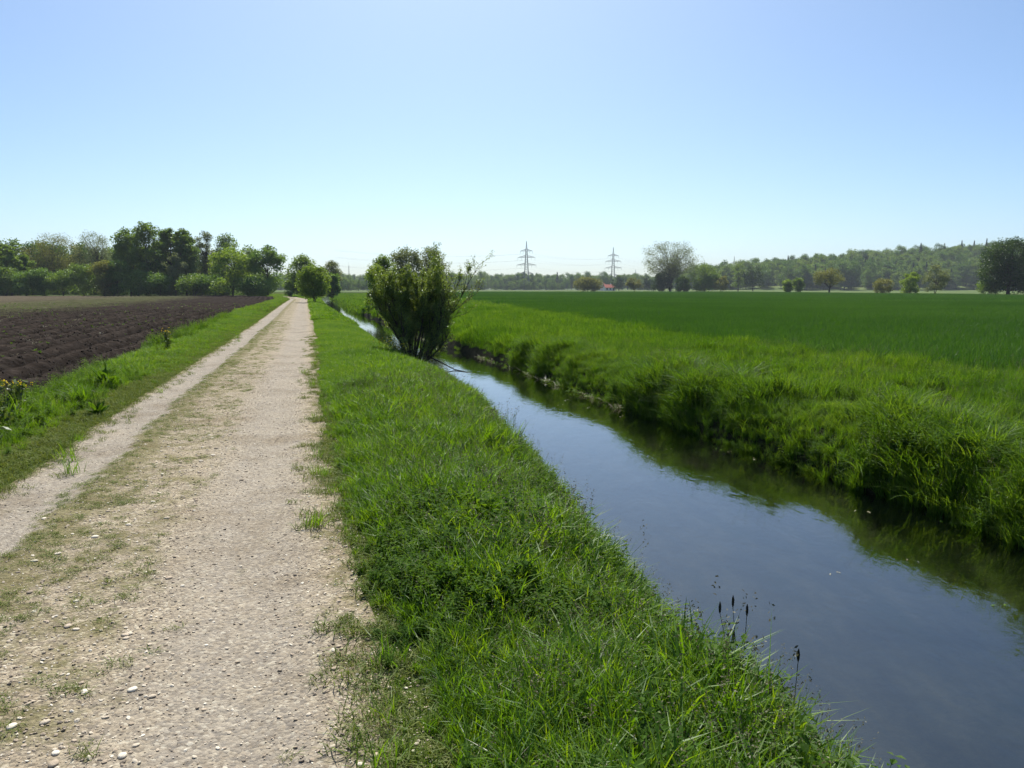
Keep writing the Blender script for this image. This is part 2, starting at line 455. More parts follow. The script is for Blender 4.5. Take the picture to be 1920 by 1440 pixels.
def water_material():
    m, nt, out = newmat('stream_water')
    L = nt.links
    p = pos(nt)
    g = N(nt, 'ShaderNodeBsdfGlossy'); g.inputs['Roughness'].default_value = 0.015
    g.inputs['Color'].default_value = (1, 1, 1, 1)
    t = N(nt, 'ShaderNodeBsdfTransparent'); t.inputs['Color'].default_value = (0.60, 0.64, 0.58, 1)
    fr = N(nt, 'ShaderNodeFresnel'); fr.inputs['IOR'].default_value = 2.0
    bp = N(nt, 'ShaderNodeBump'); bp.inputs['Strength'].default_value = 0.16; bp.inputs['Distance'].default_value = 0.02
    rot = N(nt, 'ShaderNodeMapping'); rot.inputs['Rotation'].default_value = (0, 0, R(-15)); rot.inputs['Scale'].default_value = (2.6, 1.2, 1)
    L.new(p, rot.inputs['Vector'])
    h = math_n(nt, 'ADD', noise(nt, 2.2, 3, 0.5, rot.outputs[0], 0.6), math_n(nt, 'MULTIPLY', noise(nt, 9.0, 2, 0.5, rot.outputs[0]), 0.14))
    L.new(h, bp.inputs['Height'])
    for s_ in (g, fr):
        L.new(bp.outputs[0], s_.inputs['Normal'])
    mx = N(nt, 'ShaderNodeMixShader')
    # daylight entering from above refracts, so seen from below the surface lets nearly all of it through
    bf = N(nt, 'ShaderNodeNewGeometry').outputs['Backfacing']
    fac = math_n(nt, 'ADD', math_n(nt, 'MULTIPLY', fr.outputs[0], math_n(nt, 'SUBTRACT', 1.0, bf)), math_n(nt, 'MULTIPLY', bf, 0.05))
    L.new(fac, mx.inputs[0]); L.new(t.outputs[0], mx.inputs[1]); L.new(g.outputs[0], mx.inputs[2])
    L.new(mx.outputs[0], out.inputs[0])
    return m
M['water'] = water_material()

# ------------------------------------------------------------------ the lie of the land (metres; +Y is ahead, the eye stands at x=0 y=0)
def line(pts):
    p = np.array(pts, float)
    def f(Y):
        Y = np.asarray(Y, float)
        r = np.interp(Y, p[:, 1], p[:, 0])
        s0 = (p[1, 0] - p[0, 0]) / (p[1, 1] - p[0, 1]); s1 = (p[-1, 0] - p[-2, 0]) / (p[-1, 1] - p[-2, 1])
        r = np.where(Y < p[0, 1], p[0, 0] + s0 * (Y - p[0, 1]), r)
        r = np.where(Y > p[-1, 1], p[-1, 0] + s1 * (Y - p[-1, 1]), r)
        return r
    return f

WATER = -0.65
PR = line([(0.06, 1.0), (-0.33, 2.67), (-0.69, 3.92), (-1.02, 5.0), (-1.74, 7.6), (-2.25, 9.5), (-3.1, 12.8), (-4.72, 19.4), (-6.35, 26), (-9.65, 39), (-20.4, 80.6), (-33, 130), (-46, 170), (-66, 210), (-110, 260)])
PR0 = PR
PR = lambda Y: PR0(Y) + 0.16 * (fbm(np.asarray(Y, float) * 0.9, 3.3, 61, 4) - 0.5)
PL = lambda Y: PR0(Y) + 0.18 * (fbm(np.asarray(Y, float) * 0.9, 8.3, 62, 4) - 0.5) - 2.86 - 0.32 * np.clip((8 - np.asarray(Y, float)) / 8, 0, 1)
FL = line([(-4.3, 0), (-7.0, 10.85), (-8.1, 15.1), (-9.0, 18.4), (-10.4, 23.5), (-14.7, 39), (-20.8, 61.4), (-36.5, 125), (-49.5, 168), (-70, 210), (-114, 260)])
BL = line([(1.40, 1.9), (1.22, 2.44), (1.03, 2.88), (0.86, 3.5), (0.73, 3.9), (0.62, 4.59), (0.46, 5.29), (0.33, 6.14), (-0.05, 9.29), (-0.36, 10.58), (-0.90, 13.77), (-1.75, 17.41), (-4.96, 28.93), (-9.9, 47.94), (-21.2, 90.5), (-31.8, 133), (-48, 200), (-60, 260)])
WL = lambda Y: BL(Y) + 0.48
WR = line([(5.75, 3.0), (4.68, 7.12), (4.56, 8.05), (4.38, 8.66), (4.1, 9.15), (3.85, 10.33), (3.47, 11.33), (3.10, 12.53), (2.70, 14.25), (1.85, 17), (-0.05, 24.2), (-1.56, 29.3), (-2.62, 31.9), (-10.23, 60.3), (-18.5, 91.4), (-29.3, 137), (-45, 200), (-57, 260)])
WS = line([(13.2, 8), (9.9, 15.1), (8.6, 17.2), (6.8, 22.9), (5.7, 30.7), (3.9, 46.4), (-6.4, 120), (-24, 200), (-36, 260)])
CROP_FAR = 385.0
CROP_RIGHT = lambda Y: 138.0 - 0.084 * np.asarray(Y, float)

def plough(x, Y):
    s = FL(Y) - x
    k = np.clip(s / 0.8, 0, 1)
    n = fbm(x * 4.2, Y * 3.2, 3, 4) - 0.5
    n2 = fbm(x * 0.5, Y * 0.35, 9, 3) - 0.5
    ridge = 0.075 * np.cos(2 * np.pi * (s + 0.16 * n2) / 0.95) + 0.03 * np.cos(2 * np.pi * s / 3.45 + 0.8)
    ridge = ridge * np.clip(1.3 - s / 60, 0.2, 1)
    return -0.02 + k * (ridge + 0.15 * n + 0.10 * n2 - 0.03)

def ground_z(x, Y):
    x = np.asarray(x, float); Y = np.asarray(Y, float)
    fl, pl, pr, bl, wl, wr, ws = FL(Y), PL(Y), PR(Y), BL(Y), WL(Y), WR(Y), WS(Y)
    z = np.zeros(np.broadcast(x, Y).shape)
    n = fbm(x * 1.7, Y * 1.7, 1, 3) - 0.5
    n3 = fbm(x * 0.45, Y * 0.45, 5, 3) - 0.5
    z = np.where(x < fl, plough(x, Y), z)
    t = np.clip((x - fl) / (pl - fl), 0, 1)
    z = np.where((x >= fl) & (x < pl), 0.02 - 0.035 * t ** 3 + 0.10 * n * np.sin(np.pi * t) + 0.05 * np.sin(np.pi * t), z)
    t = np.clip((x - pl) / (pr - pl), 0, 1)
    tr = -0.02 + 0.02 * (1 - t) - 0.035 * np.exp(-((t - 0.13) / 0.09) ** 2) - 0.028 * np.exp(-((t - 0.78) / 0.10) ** 2) + 0.025 * np.exp(-((t - 0.27) / 0.04) ** 2) + 0.016 * n
    z = np.where((x >= pl) & (x < pr), tr, z)
    t = np.clip((x - pr) / (bl - pr), 0, 1)
    z = np.where((x >= pr) & (x < bl), -0.02 + 0.10 * n * np.sin(np.pi * t) + 0.05 * np.sin(np.pi * t) - 0.10 * t ** 2, z)
    low = 0.16 * np.clip((Y - 13) / 12, 0, 1)
    z = np.where((x >= pr) & (x < bl), z - low * t ** 1.5, z)
    t = np.clip((x - bl) / (wl - bl), 0, 1)
    z = np.where((x >= bl) & (x < wl), -0.12 - low - (0.56 - low) * t ** 1.5, z)
    d = np.minimum(x - wl, wr - x)
    z = np.where((x >= wl) & (x < wr), -0.68 - 0.38 * np.clip(d / 0.7, 0, 1) ** 0.6 + 0.10 * n3 * np.clip(d / 0.7, 0, 1), z)
    q = x - wr
    rb = np.interp(q, [0, 0.06, 0.28, 0.75, 2.0, 7], [-0.70, -0.48, -0.17, -0.02, 0.02, 0.02]) + 0.16 * n3 * np.clip(q / 1.0, 0, 1)
    z = np.where((x >= wr) & (x < ws), rb, z)
    z = np.where(x >= ws, 0.02, z)
    return z

def yrows(y0, y1, step, grow=1.03, big=6.0):
    out = [y0]
    while out[-1] < y1:
        out.append(out[-1] + min(big, max(step, step * grow ** 0 * max(1.0, (out[-1]) / 9.0))))
    out[-1] = y1
    return np.array(out)

def strip(name, fa, fb, ncol, ys, mat, attr=None, smooth=True, colpow=1.0, zf=ground_z, eps=1e-4):
    t = np.linspace(0, 1, ncol + 1) ** colpow
    A = fa(ys)[:, None]; B = fb(ys)[:, None]
    X = A + (B - A) * t[None, :]
    Y = np.repeat(ys[:, None], ncol + 1, 1)
    Xe = np.clip(X, A + eps, B - eps)
    Z = zf(Xe, Y)
    V = np.stack([X, Y, Z], -1).reshape(-1, 3)
    i = np.arange(len(ys) - 1)[:, None] * (ncol + 1) + np.arange(ncol)[None, :]
    F = np.stack([i, i + 1, i + ncol + 2, i + ncol + 1], -1).reshape(-1, 4)
    at = {}
    if attr == 'u': at['u'] = np.repeat(t[None, :], len(ys), 0).reshape(-1)
    if attr == 's': at['s'] = (B - X).reshape(-1)
    o = obj(name, mesh(name, V, F, [mat], at, smooth))
    o['kind'] = 'structure'
    return o

ys = np.concatenate([[-60, -30, -14], yrows(-7, 400, 0.14)])
ysl = ys[ys <= 396]
def tagst(o, label):
    o['label'] = label; return o
near_s = lambda Y: FL(Y) - 30.0
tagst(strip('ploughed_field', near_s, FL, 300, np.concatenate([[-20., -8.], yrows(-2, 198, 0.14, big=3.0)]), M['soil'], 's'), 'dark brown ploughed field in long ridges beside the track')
def far_s(Y): return FL(Y) - 330.0
# outer part of the same field carries on from 30 m out
yo = np.concatenate([[-20., -8.], yrows(-2, 198, 1.0, big=6.0)])
tt = np.linspace(0, 1, 61) ** 1.6
Xo = near_s(yo)[:, None] - 300.0 * tt[::-1][None, :]
Yo = np.repeat(yo[:, None], 61, 1)
Vo = np.stack([Xo, Yo, plough(Xo, Yo)], -1).reshape(-1, 3)
ii = np.arange(len(yo) - 1)[:, None] * 61 + np.arange(60)[None, :]
Fo = np.stack([ii, ii + 1, ii + 62, ii + 61], -1).reshape(-1, 4)
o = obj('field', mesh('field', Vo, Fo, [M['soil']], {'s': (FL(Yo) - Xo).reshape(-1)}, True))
tag(o, 'dry grey brown far part of the tilled field under the wood', kind='structure')
o = strip('meadow', far_s, FL, 60, np.concatenate([[198.0], yrows(200, 400, 4.0)]), M['meadow'], None, zf=lambda x, y: np.full(np.shape(x), -0.02))
tagst(o, 'meadow floor under the wood edge')
tagst(strip('verge', FL, PL, 8, ysl, M['verge']), 'grassy verge between the ploughed field and the track')
track = strip('gravel_track', PL, PR, 40, ysl, M['track'], 'u')
tagst(track, 'pale gravel farm track with two wheel ruts running to the trees')
tagst(strip('stream_bank', PR, WL, 22, ysl, M['verge']), 'grassy bank between the gravel track and the stream')
tagst(strip('stream_bed', WL, WR, 14, ysl, M['bed']), 'brown muddy bed of the shallow stream')
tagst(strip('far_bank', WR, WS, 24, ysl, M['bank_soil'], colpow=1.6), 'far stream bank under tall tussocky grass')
crop_r = lambda Y: CROP_RIGHT(Y)
ysc = np.concatenate([[-60, -30, -14], yrows(-7, CROP_FAR, 0.8)])
tagst(strip('crop_field', WS, crop_r, 30, ysc, M['crop_soil']), 'level ground of the dark green wheat field')
o = strip('pasture', crop_r, lambda Y: crop_r(Y) + 420.0, 6, np.concatenate([[-60, -14], yrows(-7, 400, 8.0)]), M['meadow'], None, zf=lambda x, y: np.full(np.shape(x), 0.01))
tagst(o, 'pale meadow beyond the wheat field')
o = strip('meadow', lambda Y: WS(Y), crop_r, 20, np.linspace(CROP_FAR, 400, 4), M['meadow'], None, zf=lambda x, y: np.full(np.shape(x), 0.01))
tagst(o, 'pale grass strip along the far end of the wheat field')
w = strip('water', lambda Y: WL(Y) - 0.02, lambda Y: WR(Y) + 0.02, 6, ysl, M['water'], None, zf=lambda x, y: np.full(np.shape(x), WATER))
tagst(w, 'calm blue stream water mirroring the sky')

# hill profile on the right and the wide ground sheet
def hill_z(x, y):
    prof = np.interp(x, [150, 230, 300, 360, 440, 560, 900, 1400], [0, 8, 15, 19, 25, 32, 36, 36])
    rise = np.clip((y - 640) / 170, 0, 1); rise = rise * rise * (3 - 2 * rise)
    return prof * rise
gx = np.concatenate([np.linspace(-4000, -700, 12), np.linspace(-600, 1500, 71), np.linspace(1700, 4000, 8)])
gy = np.concatenate([[-3000, -1000, -300, -62.0, -60.5], [0, 200, 399, 399.6], np.linspace(420, 1200, 50), [1500, 2200, 3500, 6000, 9000]])
GX, GY = np.meshgrid(gx, gy)
inside = (GY > -61) & (GY < 399.3) & (GX > -420) & (GX < 520)
GZ = np.where(inside, -2.4, -0.06) + np.where(GY > 400, hill_z(GX, GY), 0)
nX = len(gx)
ii = np.arange(len(gy) - 1)[:, None] * nX + np.arange(nX - 1)[None, :]
o = obj('ground', mesh('ground', np.stack([GX, GY, GZ], -1).reshape(-1, 3), np.stack([ii, ii + 1, ii + nX + 1, ii + nX], -1).reshape(-1, 4), [M['meadow']], None, True))
tag(o, 'flat meadow land reaching to the wooded hill and the horizon', kind='structure')

# ------------------------------------------------------------------ plant prototypes
def blades(rng, n, rad, h, w, bend, seg=3, lean=0.35, zoff=-0.02, square=False, vrange=(0, 1)):
    """n grass blades in a tuft; returns verts, tris, per-vertex value"""
    if square:
        bx = rng.uniform(-rad, rad, n); by = rng.uniform(-rad, rad, n)
    else:
        rr = rad * np.sqrt(rng.rand(n)); an = rng.rand(n) * 2 * np.pi
        bx = rr * np.cos(an); by = rr * np.sin(an)
    H = rng.uniform(h[0], h[1], n); Wd = rng.uniform(w[0], w[1], n)
    az = rng.rand(n) * 2 * np.pi
    ln = rng.rand(n) * lean; bd = rng.uniform(bend[0], bend[1], n)
    fa = az + rng.uniform(-0.9, 0.9, n) + np.pi / 2
    val = rng.uniform(vrange[0], vrange[1], n)
    V = np.zeros((n, 2 * seg + 1, 3))
    for k in range(seg + 1):
        t = k / seg
        out = H * (ln * t + bd * t ** 2.2)
        up = H * (t - 0.45 * bd * t ** 2.6)
        cx = bx + np.cos(az) * out; cyy = by + np.sin(az) * out; cz = up + zoff
        if k == seg:
            V[:, 2 * seg] = np.stack([cx, cyy, cz], -1)
        else:
            hw = Wd * 0.5 * (1 - 0.72 * t ** 1.6) * (0.7 + 0.6 * min(1, t * 3))
            V[:, 2 * k] = np.stack([cx - np.cos(fa) * hw, cyy - np.sin(fa) * hw, cz], -1)
            V[:, 2 * k + 1] = np.stack([cx + np.cos(fa) * hw, cyy + np.sin(fa) * hw, cz], -1)
    fl = []
    for k in range(seg - 1):
        a = 2 * k
        fl += [[a, a + 1, a + 3], [a, a + 3, a + 2]]
    a = 2 * (seg - 1)
    fl.append([a, a + 1, a + 2])
    fl = np.array(fl)
    m = 2 * seg + 1
    F = (fl[None] + (np.arange(n) * m)[:, None, None]).reshape(-1, 3)
    return V.reshape(-1, 3), F, np.repeat(val, m)

def proto(name, parts):
    """parts: list of (V, F, val, material)"""
    Vs, Fs, As, mi, mats = [], [], [], [], []
    off = 0
    for V, F, a, m in parts:
        if m not in mats: mats.append(m)
        Vs.append(V); As.append(a)
        F = np.asarray(F) + off
        Fs.append(F); mi += [mats.index(m)] * len(F)
        off += len(V)
    return bpy.data.objects.new(name, mesh(name, np.concatenate(Vs), np.concatenate(Fs), mats, {'v': np.concatenate(As)}, False, mi))

def leaf_quads(rng, Cn, size, asp=0.55, up=0.35, val=None):
    """rhombic leaves at centres Cn"""
    n = len(Cn)
    d = rng.normal(size=(n, 3)); d[:, 2] *= 0.7; d /= np.linalg.norm(d, axis=1)[:, None]
    nn = rng.normal(size=(n, 3)); nn[:, 2] += up * 2
    s = np.cross(d, nn); s /= np.linalg.norm(s, axis=1)[:, None] + 1e-9
    L = (size[0] + (size[1] - size[0]) * rng.rand(n))[:, None]
    V = np.stack([Cn - d * L * 0.5, Cn + s * L * asp * 0.5, Cn + d * L * 0.5, Cn - s * L * asp * 0.5], 1).reshape(-1, 3)
    F = (np.arange(n) * 4)[:, None] + np.array([0, 1, 2, 3])[None]
    if val is None: val = rng.rand(n)
    return V, F, np.repeat(val, 4)

def q2t(F):
    F = np.asarray(F)
    return np.concatenate([F[:, [0, 1, 2]], F[:, [0, 2, 3]]])

def stems(rng, n, rad, h, w, lean=0.25, head=None):
    """thin upright flowering stems, each with a slim head"""
    V, F, a = blades(rng, n, rad, h, (w, w), (0.02, 0.18), 3, lean)
    parts = [(V, F, a, M['tall'])]
    if head:
        tips = V.reshape(n, 7, 3)[:, 6]; prev = V.reshape(n, 7, 3)[:, 4]
        d = tips - prev; d /= np.linalg.norm(d, axis=1)[:, None]
        k = 9
        t = np.linspace(-1.0, 0.1, k)
        Cn = (tips[:, None, :] + d[:, None, :] * t[None, :, None] * head[0] + rng.normal(size=(n, k, 3)) * head[1]).reshape(-1, 3)
        Vh, Fh, ah = leaf_quads(rng, Cn, (head[2] * 0.6, head[2]), 0.45)
        parts.append((Vh, q2t(Fh), ah, M['seedhead']))
    return parts

def herb_parts(rng, n, rad, h, leaf, mat, k=8):
    """upright leafy stems with paired leaves (nettle, dead-nettle)"""
    parts = []
    V, F, a = blades(rng, n, rad, h, (0.006, 0.008), (0.0, 0.2), 3, 0.3)
    parts.append((V, F, a, mat))
    P = V.reshape(n, 7, 3)
    base = (P[:, 0] + P[:, 1]) / 2; tip = P[:, 6]
    Vs, Fs, As = [], [], []
    off = 0
    for i in range(n):
        az0 = rng.rand() * 6.28
        for j in range(k):
            t = 0.18 + 0.82 * j / (k - 1)
            c = base[i] * (1 - t) + tip[i] * t
            for sgn in (0, 1):
                az = az0 + j * 1.57 + sgn * 3.1416 + rng.uniform(-.3, .3)
                L = leaf * (1.15 - 0.65 * t) * rng.uniform(0.75, 1.2)
                d = np.array([math.cos(az), math.sin(az), rng.uniform(-0.25, 0.45)])
                s = np.array([-math.sin(az), math.cos(az), 0.0]) * L * 0.28
                p1 = c + d * L * 0.45 + np.array([0, 0, L * 0.05]); p2 = c + d * L - np.array([0, 0, L * 0.22])
                Vs += [c, p1 + s, p2, p1 - s]
                Fs += [[off, off + 1, off + 2], [off, off + 2, off + 3]]
                As += [rng.rand()] * 4
                off += 4
    parts.append((np.array(Vs), np.array(Fs), np.array(As), mat))
    return parts

def rosette(rng, n, leaf, mat, w=0.3, lift=(0.2, 0.8)):
    Vs, Fs, As = [], [], []
    for i in range(n):
        az = i * 2.4 + rng.uniform(-.3, .3); L = leaf * rng.uniform(0.6, 1.15); el = rng.uniform(*lift)
        d = np.array([math.cos(az) * math.cos(el), math.sin(az) * math.cos(el), math.sin(el)])
        s = np.array([-math.sin(az), math.cos(az), 0.0])
        o_ = len(Vs)
        for t, wd, dz in ((0, 0.12, 0), (0.4, 1, 0.03), (0.75, 0.8, -0.02), (1.0, 0.0, -0.14)):
            c = d * L * t + np.array([0, 0, dz * L])
            Vs += [c - s * L * w * wd * 0.5, c + s * L * w * wd * 0.5]
        for q in range(3):
            Fs += [[o_ + 2 * q, o_ + 2 * q + 1, o_ + 2 * q + 3], [o_ + 2 * q, o_ + 2 * q + 3, o_ + 2 * q + 2]]
        As += [rng.rand()] * 8
    return (np.array(Vs), np.array(Fs), np.array(As), mat)

def ico(rng, sub=1, squash=(1, 1, 0.6), jit=0.22):
    import bmesh
    bm = bmesh.new()
    bmesh.ops.create_icosphere(bm, subdivisions=sub, radius=0.5)
    V = np.array([v.co[:] for v in bm.verts]); F = np.array([[v.index for v in f.verts] for f in bm.faces])
    bm.free()
    V = V * (1 + jit * rng.normal(size=(len(V), 1))) * np.array(squash)
    return V, F

# ------------------------------------------------------------------ scattering (one countless growth = one object)
def scatter_group(name, protos):
    col = bpy.data.collections.new(name + '_kinds')
    for i, p in enumerate(protos):
        p.name = 'k%02d_%s' % (i, p.name)
        col.objects.link(p)
    ng = bpy.data.node_groups.new(name, 'GeometryNodeTree')
    ng.interface.new_socket('Geometry', in_out='INPUT', socket_type='NodeSocketGeometry')
    ng.interface.new_socket('Geometry', in_out='OUTPUT', socket_type='NodeSocketGeometry')
    gi = ng.nodes.new('NodeGroupInput'); go = ng.nodes.new('NodeGroupOutput')
    iop = ng.nodes.new('GeometryNodeInstanceOnPoints')
    ci = ng.nodes.new('GeometryNodeCollectionInfo')
    ci.inputs['Collection'].default_value = col
    ci.inputs['Separate Children'].default_value = True
    ci.inputs['Reset Children'].default_value = True
    def na(nm, typ):
        n = ng.nodes.new('GeometryNodeInputNamedAttribute'); n.data_type = typ
        n.inputs['Name'].default_value = nm
        return n.outputs['Attribute']
    L = ng.links
    L.new(gi.outputs[0], iop.inputs['Points'])
    L.new(ci.outputs[0], iop.inputs['Instance'])
    iop.inputs['Pick Instance'].default_value = True
    L.new(na('idx', 'INT'), iop.inputs['Instance Index'])
    L.new(na('rot', 'FLOAT_VECTOR'), iop.inputs['Rotation'])
    L.new(na('scl', 'FLOAT_VECTOR'), iop.inputs['Scale'])
    L.new(iop.outputs[0], go.inputs[0])
    return ng

def scatter(name, label, ng, P, idx, scl, rot=None, rng=None, tilt=0.12, parent=None):
    n = len(P)
    rng = rng or np.random.RandomState(1)
    if rot is None:
        rot = np.stack([rng.normal(size=n) * tilt, rng.normal(size=n) * tilt, rng.rand(n) * 6.283], -1)
    if np.ndim(scl) == 1: scl = np.repeat(np.asarray(scl)[:, None], 3, 1)
    me = bpy.data.meshes.new(name)
    me.vertices.add(n)
    me.vertices.foreach_set('co', np.asarray(P, np.float32).reshape(-1))
    a = me.attributes.new('idx', 'INT', 'POINT'); a.data.foreach_set('value', np.asarray(idx, np.int32))
    a = me.attributes.new('rot', 'FLOAT_VECTOR', 'POINT'); a.data.foreach_set('vector', np.asarray(rot, np.float32).reshape(-1))
    a = me.attributes.new('scl', 'FLOAT_VECTOR', 'POINT'); a.data.foreach_set('vector', np.asarray(scl, np.float32).reshape(-1))
    o = obj(name, me, parent)
    md = o.modifiers.new('growth', 'NODES'); md.node_group = ng
    o['kind'] = 'stuff'
    o['label'] = label
    return o

def rnd_between(rng, n, fa, fb, y0, y1, pw=1.0):
    Y = y0 + (y1 - y0) * rng.rand(n) ** pw
    t = rng.rand(n)
    A = fa(Y); B = fb(Y)
    return A + (B - A) * t, Y, t

rs = np.random.RandomState(11)
p_fine = [proto('fine_tuft', [(*blades(rs, 34, 0.075, (0.10, 0.24), (0.003, 0.005), (0.1, 0.7)), M['grass'])]) for _ in range(3)]
p_med = [proto('grass_tuft', [(*blades(rs, 34, 0.085, (0.14, 0.33), (0.0045, 0.009), (0.1, 0.75)), M['grass'])]) for _ in range(4)]
p_broad = [proto('broad_tuft', [(*blades(rs, 20, 0.07, (0.20, 0.42), (0.008, 0.014), (0.1, 0.7), 4), M['grass'])]) for _ in range(2)]
p_stem = [proto('stem_tuft', stems(rs, 7, 0.10, (0.32, 0.52), 0.003, 0.3, (0.055, 0.006, 0.016)) + [(*blades(rs, 10, 0.08, (0.15, 0.3), (0.004, 0.007), (0.1, 0.6)), M['grass'])]) for _ in range(2)]
p_herb = [proto('herb_tuft', herb_parts(rs, 6, 0.09, (0.18, 0.34), 0.085, M['herb'])) for _ in range(2)]
p_short = [proto('short_tuft', [(*blades(rs, 26, 0.06, (0.02, 0.07), (0.003, 0.005), (0.3, 1.1), 2, 0.9, -0.004), M['grass_dry'])]) for _ in range(3)]
p_straw = [proto('straw_tuft', [(*blades(rs, 7, 0.09, (0.15, 0.34), (0.004, 0.008), (0.4, 1.3), 3, 0.9), M['straw'])])]
p_clover = [proto('clover_tuft', [rosette(rs, 12, 0.07, M['herb'], 0.5, (0.1, 0.9)), rosette(rs, 9, 0.05, M['herb'], 0.6, (0.5, 1.2))])]
NEAR = p_fine + p_med + p_broad + p_stem + p_herb + p_short + p_straw + p_clover
# index ranges
I_FINE, I_MED, I_BROAD, I_STEM, I_HERB, I_SHORT, I_STRAW, I_CLOVER = [0, 1, 2], [3, 4, 5, 6], [7, 8], [9, 10], [11, 12], [13, 14, 15], [16], [17]
ng_near = scatter_group('near_grass', NEAR)
p_mid = [proto('mid_grass', [(*blades(rs, 60, 0.30, (0.12, 0.32), (0.010, 0.018), (0.15, 0.8), 2), M['grass'])]) for _ in range(3)]
p_far = [proto('far_grass', [(*blades(rs, 70, 0.8, (0.15, 0.36), (0.035, 0.06), (0.1, 0.7), 2), M['grass'])]) for _ in range(2)]
p_tmid = [proto('tall_mid', [(*blades(rs, 55, 0.32, (0.18, 0.50), (0.012, 0.020), (0.05, 0.5), 2), M['tall'])]) for _ in range(3)]
p_tfar = [proto('tall_far', [(*blades(rs, 70, 0.9, (0.2, 0.5), (0.04, 0.07), (0.1, 0.7), 2), M['tall'])]) for _ in range(2)]
p_dmid = [proto('dull_mid', [(*blades(rs, 36, 0.30, (0.08, 0.24), (0.008, 0.015), (0.2, 0.9), 2, 0.6), M['grass_dry']), (*blades(rs, 22, 0.30, (0.10, 0.28), (0.009, 0.016), (0.15, 0.8), 2), M['grass'])]) for _ in range(2)]
p_dfar = [proto('dull_far', [(*blades(rs, 46, 0.8, (0.12, 0.3), (0.035, 0.06), (0.1, 0.8), 2, 0.5), M['grass_dry']), (*blades(rs, 24, 0.8, (0.15, 0.32), (0.035, 0.055), (0.1, 0.7), 2), M['grass'])])]
ng_mid = scatter_group('mid_grass', p_mid + p_far + p_tmid + p_tfar + p_dmid + p_dfar)
p_tn = [proto('tall_tuft', [(*blades(rs, 42, 0.12, (0.25, 0.58), (0.007, 0.013), (0.05, 0.55), 3, 0.3), M['tall'])]) for _ in range(4)]
p_tst = [proto('tall_stems', stems(rs, 9, 0.15, (0.45, 0.75), 0.0045, 0.3, (0.08, 0.010, 0.024)) + [(*blades(rs, 14, 0.12, (0.2, 0.4), (0.006, 0.011), (0.1, 0.6)), M['tall'])]) for _ in range(2)]
p_ths = [proto('tall_herb', herb_parts(rs, 9, 0.16, (0.3, 0.55), 0.095, M['herb'])) for _ in range(2)]
p_arch = [proto('arching_tuft', [(*blades(rs, 40, 0.10, (0.45, 0.80), (0.008, 0.013), (0.35, 1.0), 5, 0.35), M['tall'])]) for _ in range(2)]
ng_tall = scatter_group('tall_grass', p_tn + p_tst + p_ths + p_arch + p_straw_copy if False else p_tn + p_tst + p_ths + p_arch)

def pick(rng, n, table):
    """table: list of (indices, weight)"""
    w = np.array([q[1] for q in table], float); w /= w.sum()
    k = rng.choice(len(table), n, p=w)
    return np.array([table[i][0][rng.randint(len(table[i][0]))] for i in k])

# ---- bank beside the track
rng = np.random.RandomState(21)
n = 8600
x, Y, t = rnd_between(rng, n, lambda y: PR(y) - 0.02, lambda y: WL(y) - 0.06, 1.2, 13.5, 1.15)
d = x - PR(Y)
hgt = np.interp(d, [-0.02, 0.10, 0.25, 0.6, 1.2, 3], [0.26, 0.40, 0.66, 0.88, 0.95, 0.95]) * (0.40 + 1.05 * fbm(x * 0.9, Y * 0.9, 4, 3)) 
idx = pick(rng, n, [(I_FINE, 3.2), (I_MED, 5), (I_BROAD, 2.2), (I_STEM, 1.2), (I_HERB, 0.16), (I_STRAW, 0.32), (I_CLOVER, 0.12)])
hm = fbm(x * 0.7, Y * 0.7, 8, 3)
idx = np.where((hm > 0.69) & (rng.rand(n) < 0.35), np.array(I_HERB)[rng.randint(2, size=n)], idx)
idx = np.where((x > BL(Y) - 0.05) & (rng.rand(n) < 0.25), np.array(I_HERB)[rng.randint(2, size=n)], idx)
edge = (d < 0.16) & (rng.rand(n) < 0.45)
idx = np.where(edge, np.array(I_SHORT)[rng.randint(3, size=n)], idx)
s = np.where(edge, 0.9 + 0.7 * rng.rand(n), hgt * rng.uniform(0.8, 1.2, n))
s = np.where(x > BL(Y), s * 0.74, s)
keep = ~((d < 0.12) & (rng.rand(n) < 0.3))
P = np.stack([x, Y, ground_z(x, Y)], -1)
scatter('bank_grass', 'lush green grass on the near bank beside the track', ng_near, P[keep], idx[keep], s[keep], None, rng)
# straggling short tufts along the track edge
n = 1700
Y = 1.5 + 28 * rng.rand(n) ** 1.6
lf_ = rng.rand(n) < 0.4
x = np.where(lf_, PL(Y) + rng.normal(size=n) * 0.14, PR(Y) - np.abs(rng.normal(size=n)) * 0.16)
m_ = (fbm(x * 1.5, Y * 1.5, 12, 3) > 0.47) | lf_
scatter('edge_grass', 'short yellowish tufts straggling onto the track edge', ng_near, np.stack([x, Y, ground_z(x, Y)], -1)[m_], pick(rng, n, [(I_SHORT, 4), (I_FINE, .12)])[m_], (0.6 + 0.8 * rng.rand(n))[m_], None, rng)
# further along the bank
n = 7000
x, Y, t = rnd_between(rng, n, lambda y: PR(y) + 0.03, lambda y: WL(y) - 0.05, 13, 46, 1.3)
s = (0.42 + 0.6 * fbm(x * 0.6, Y * 0.6, 4, 3)) * np.interp(x - PR(Y), [0, 0.5, 1.2], [0.35, 0.7, 1.0]) * np.clip(1.15 - Y / 80, .6, 1)
scatter('bank_grass', 'green grass on the near bank further along, up to the bush', ng_mid, np.stack([x, Y, ground_z(x, Y)], -1), rng.randint(0, 3, n), s, None, rng)
n = 3600
x, Y, t = rnd_between(rng, n, lambda y: PR(y) + 0.3, lambda y: WL(y) - 0.3, 44, 260, 1.7)
scatter('bank_grass', 'distant green grass between the track and the stream', ng_mid, np.stack([x, Y, ground_z(x, Y)], -1), rng.randint(3, 5, n), 0.32 + 0.3 * rng.rand(n), None, rng)

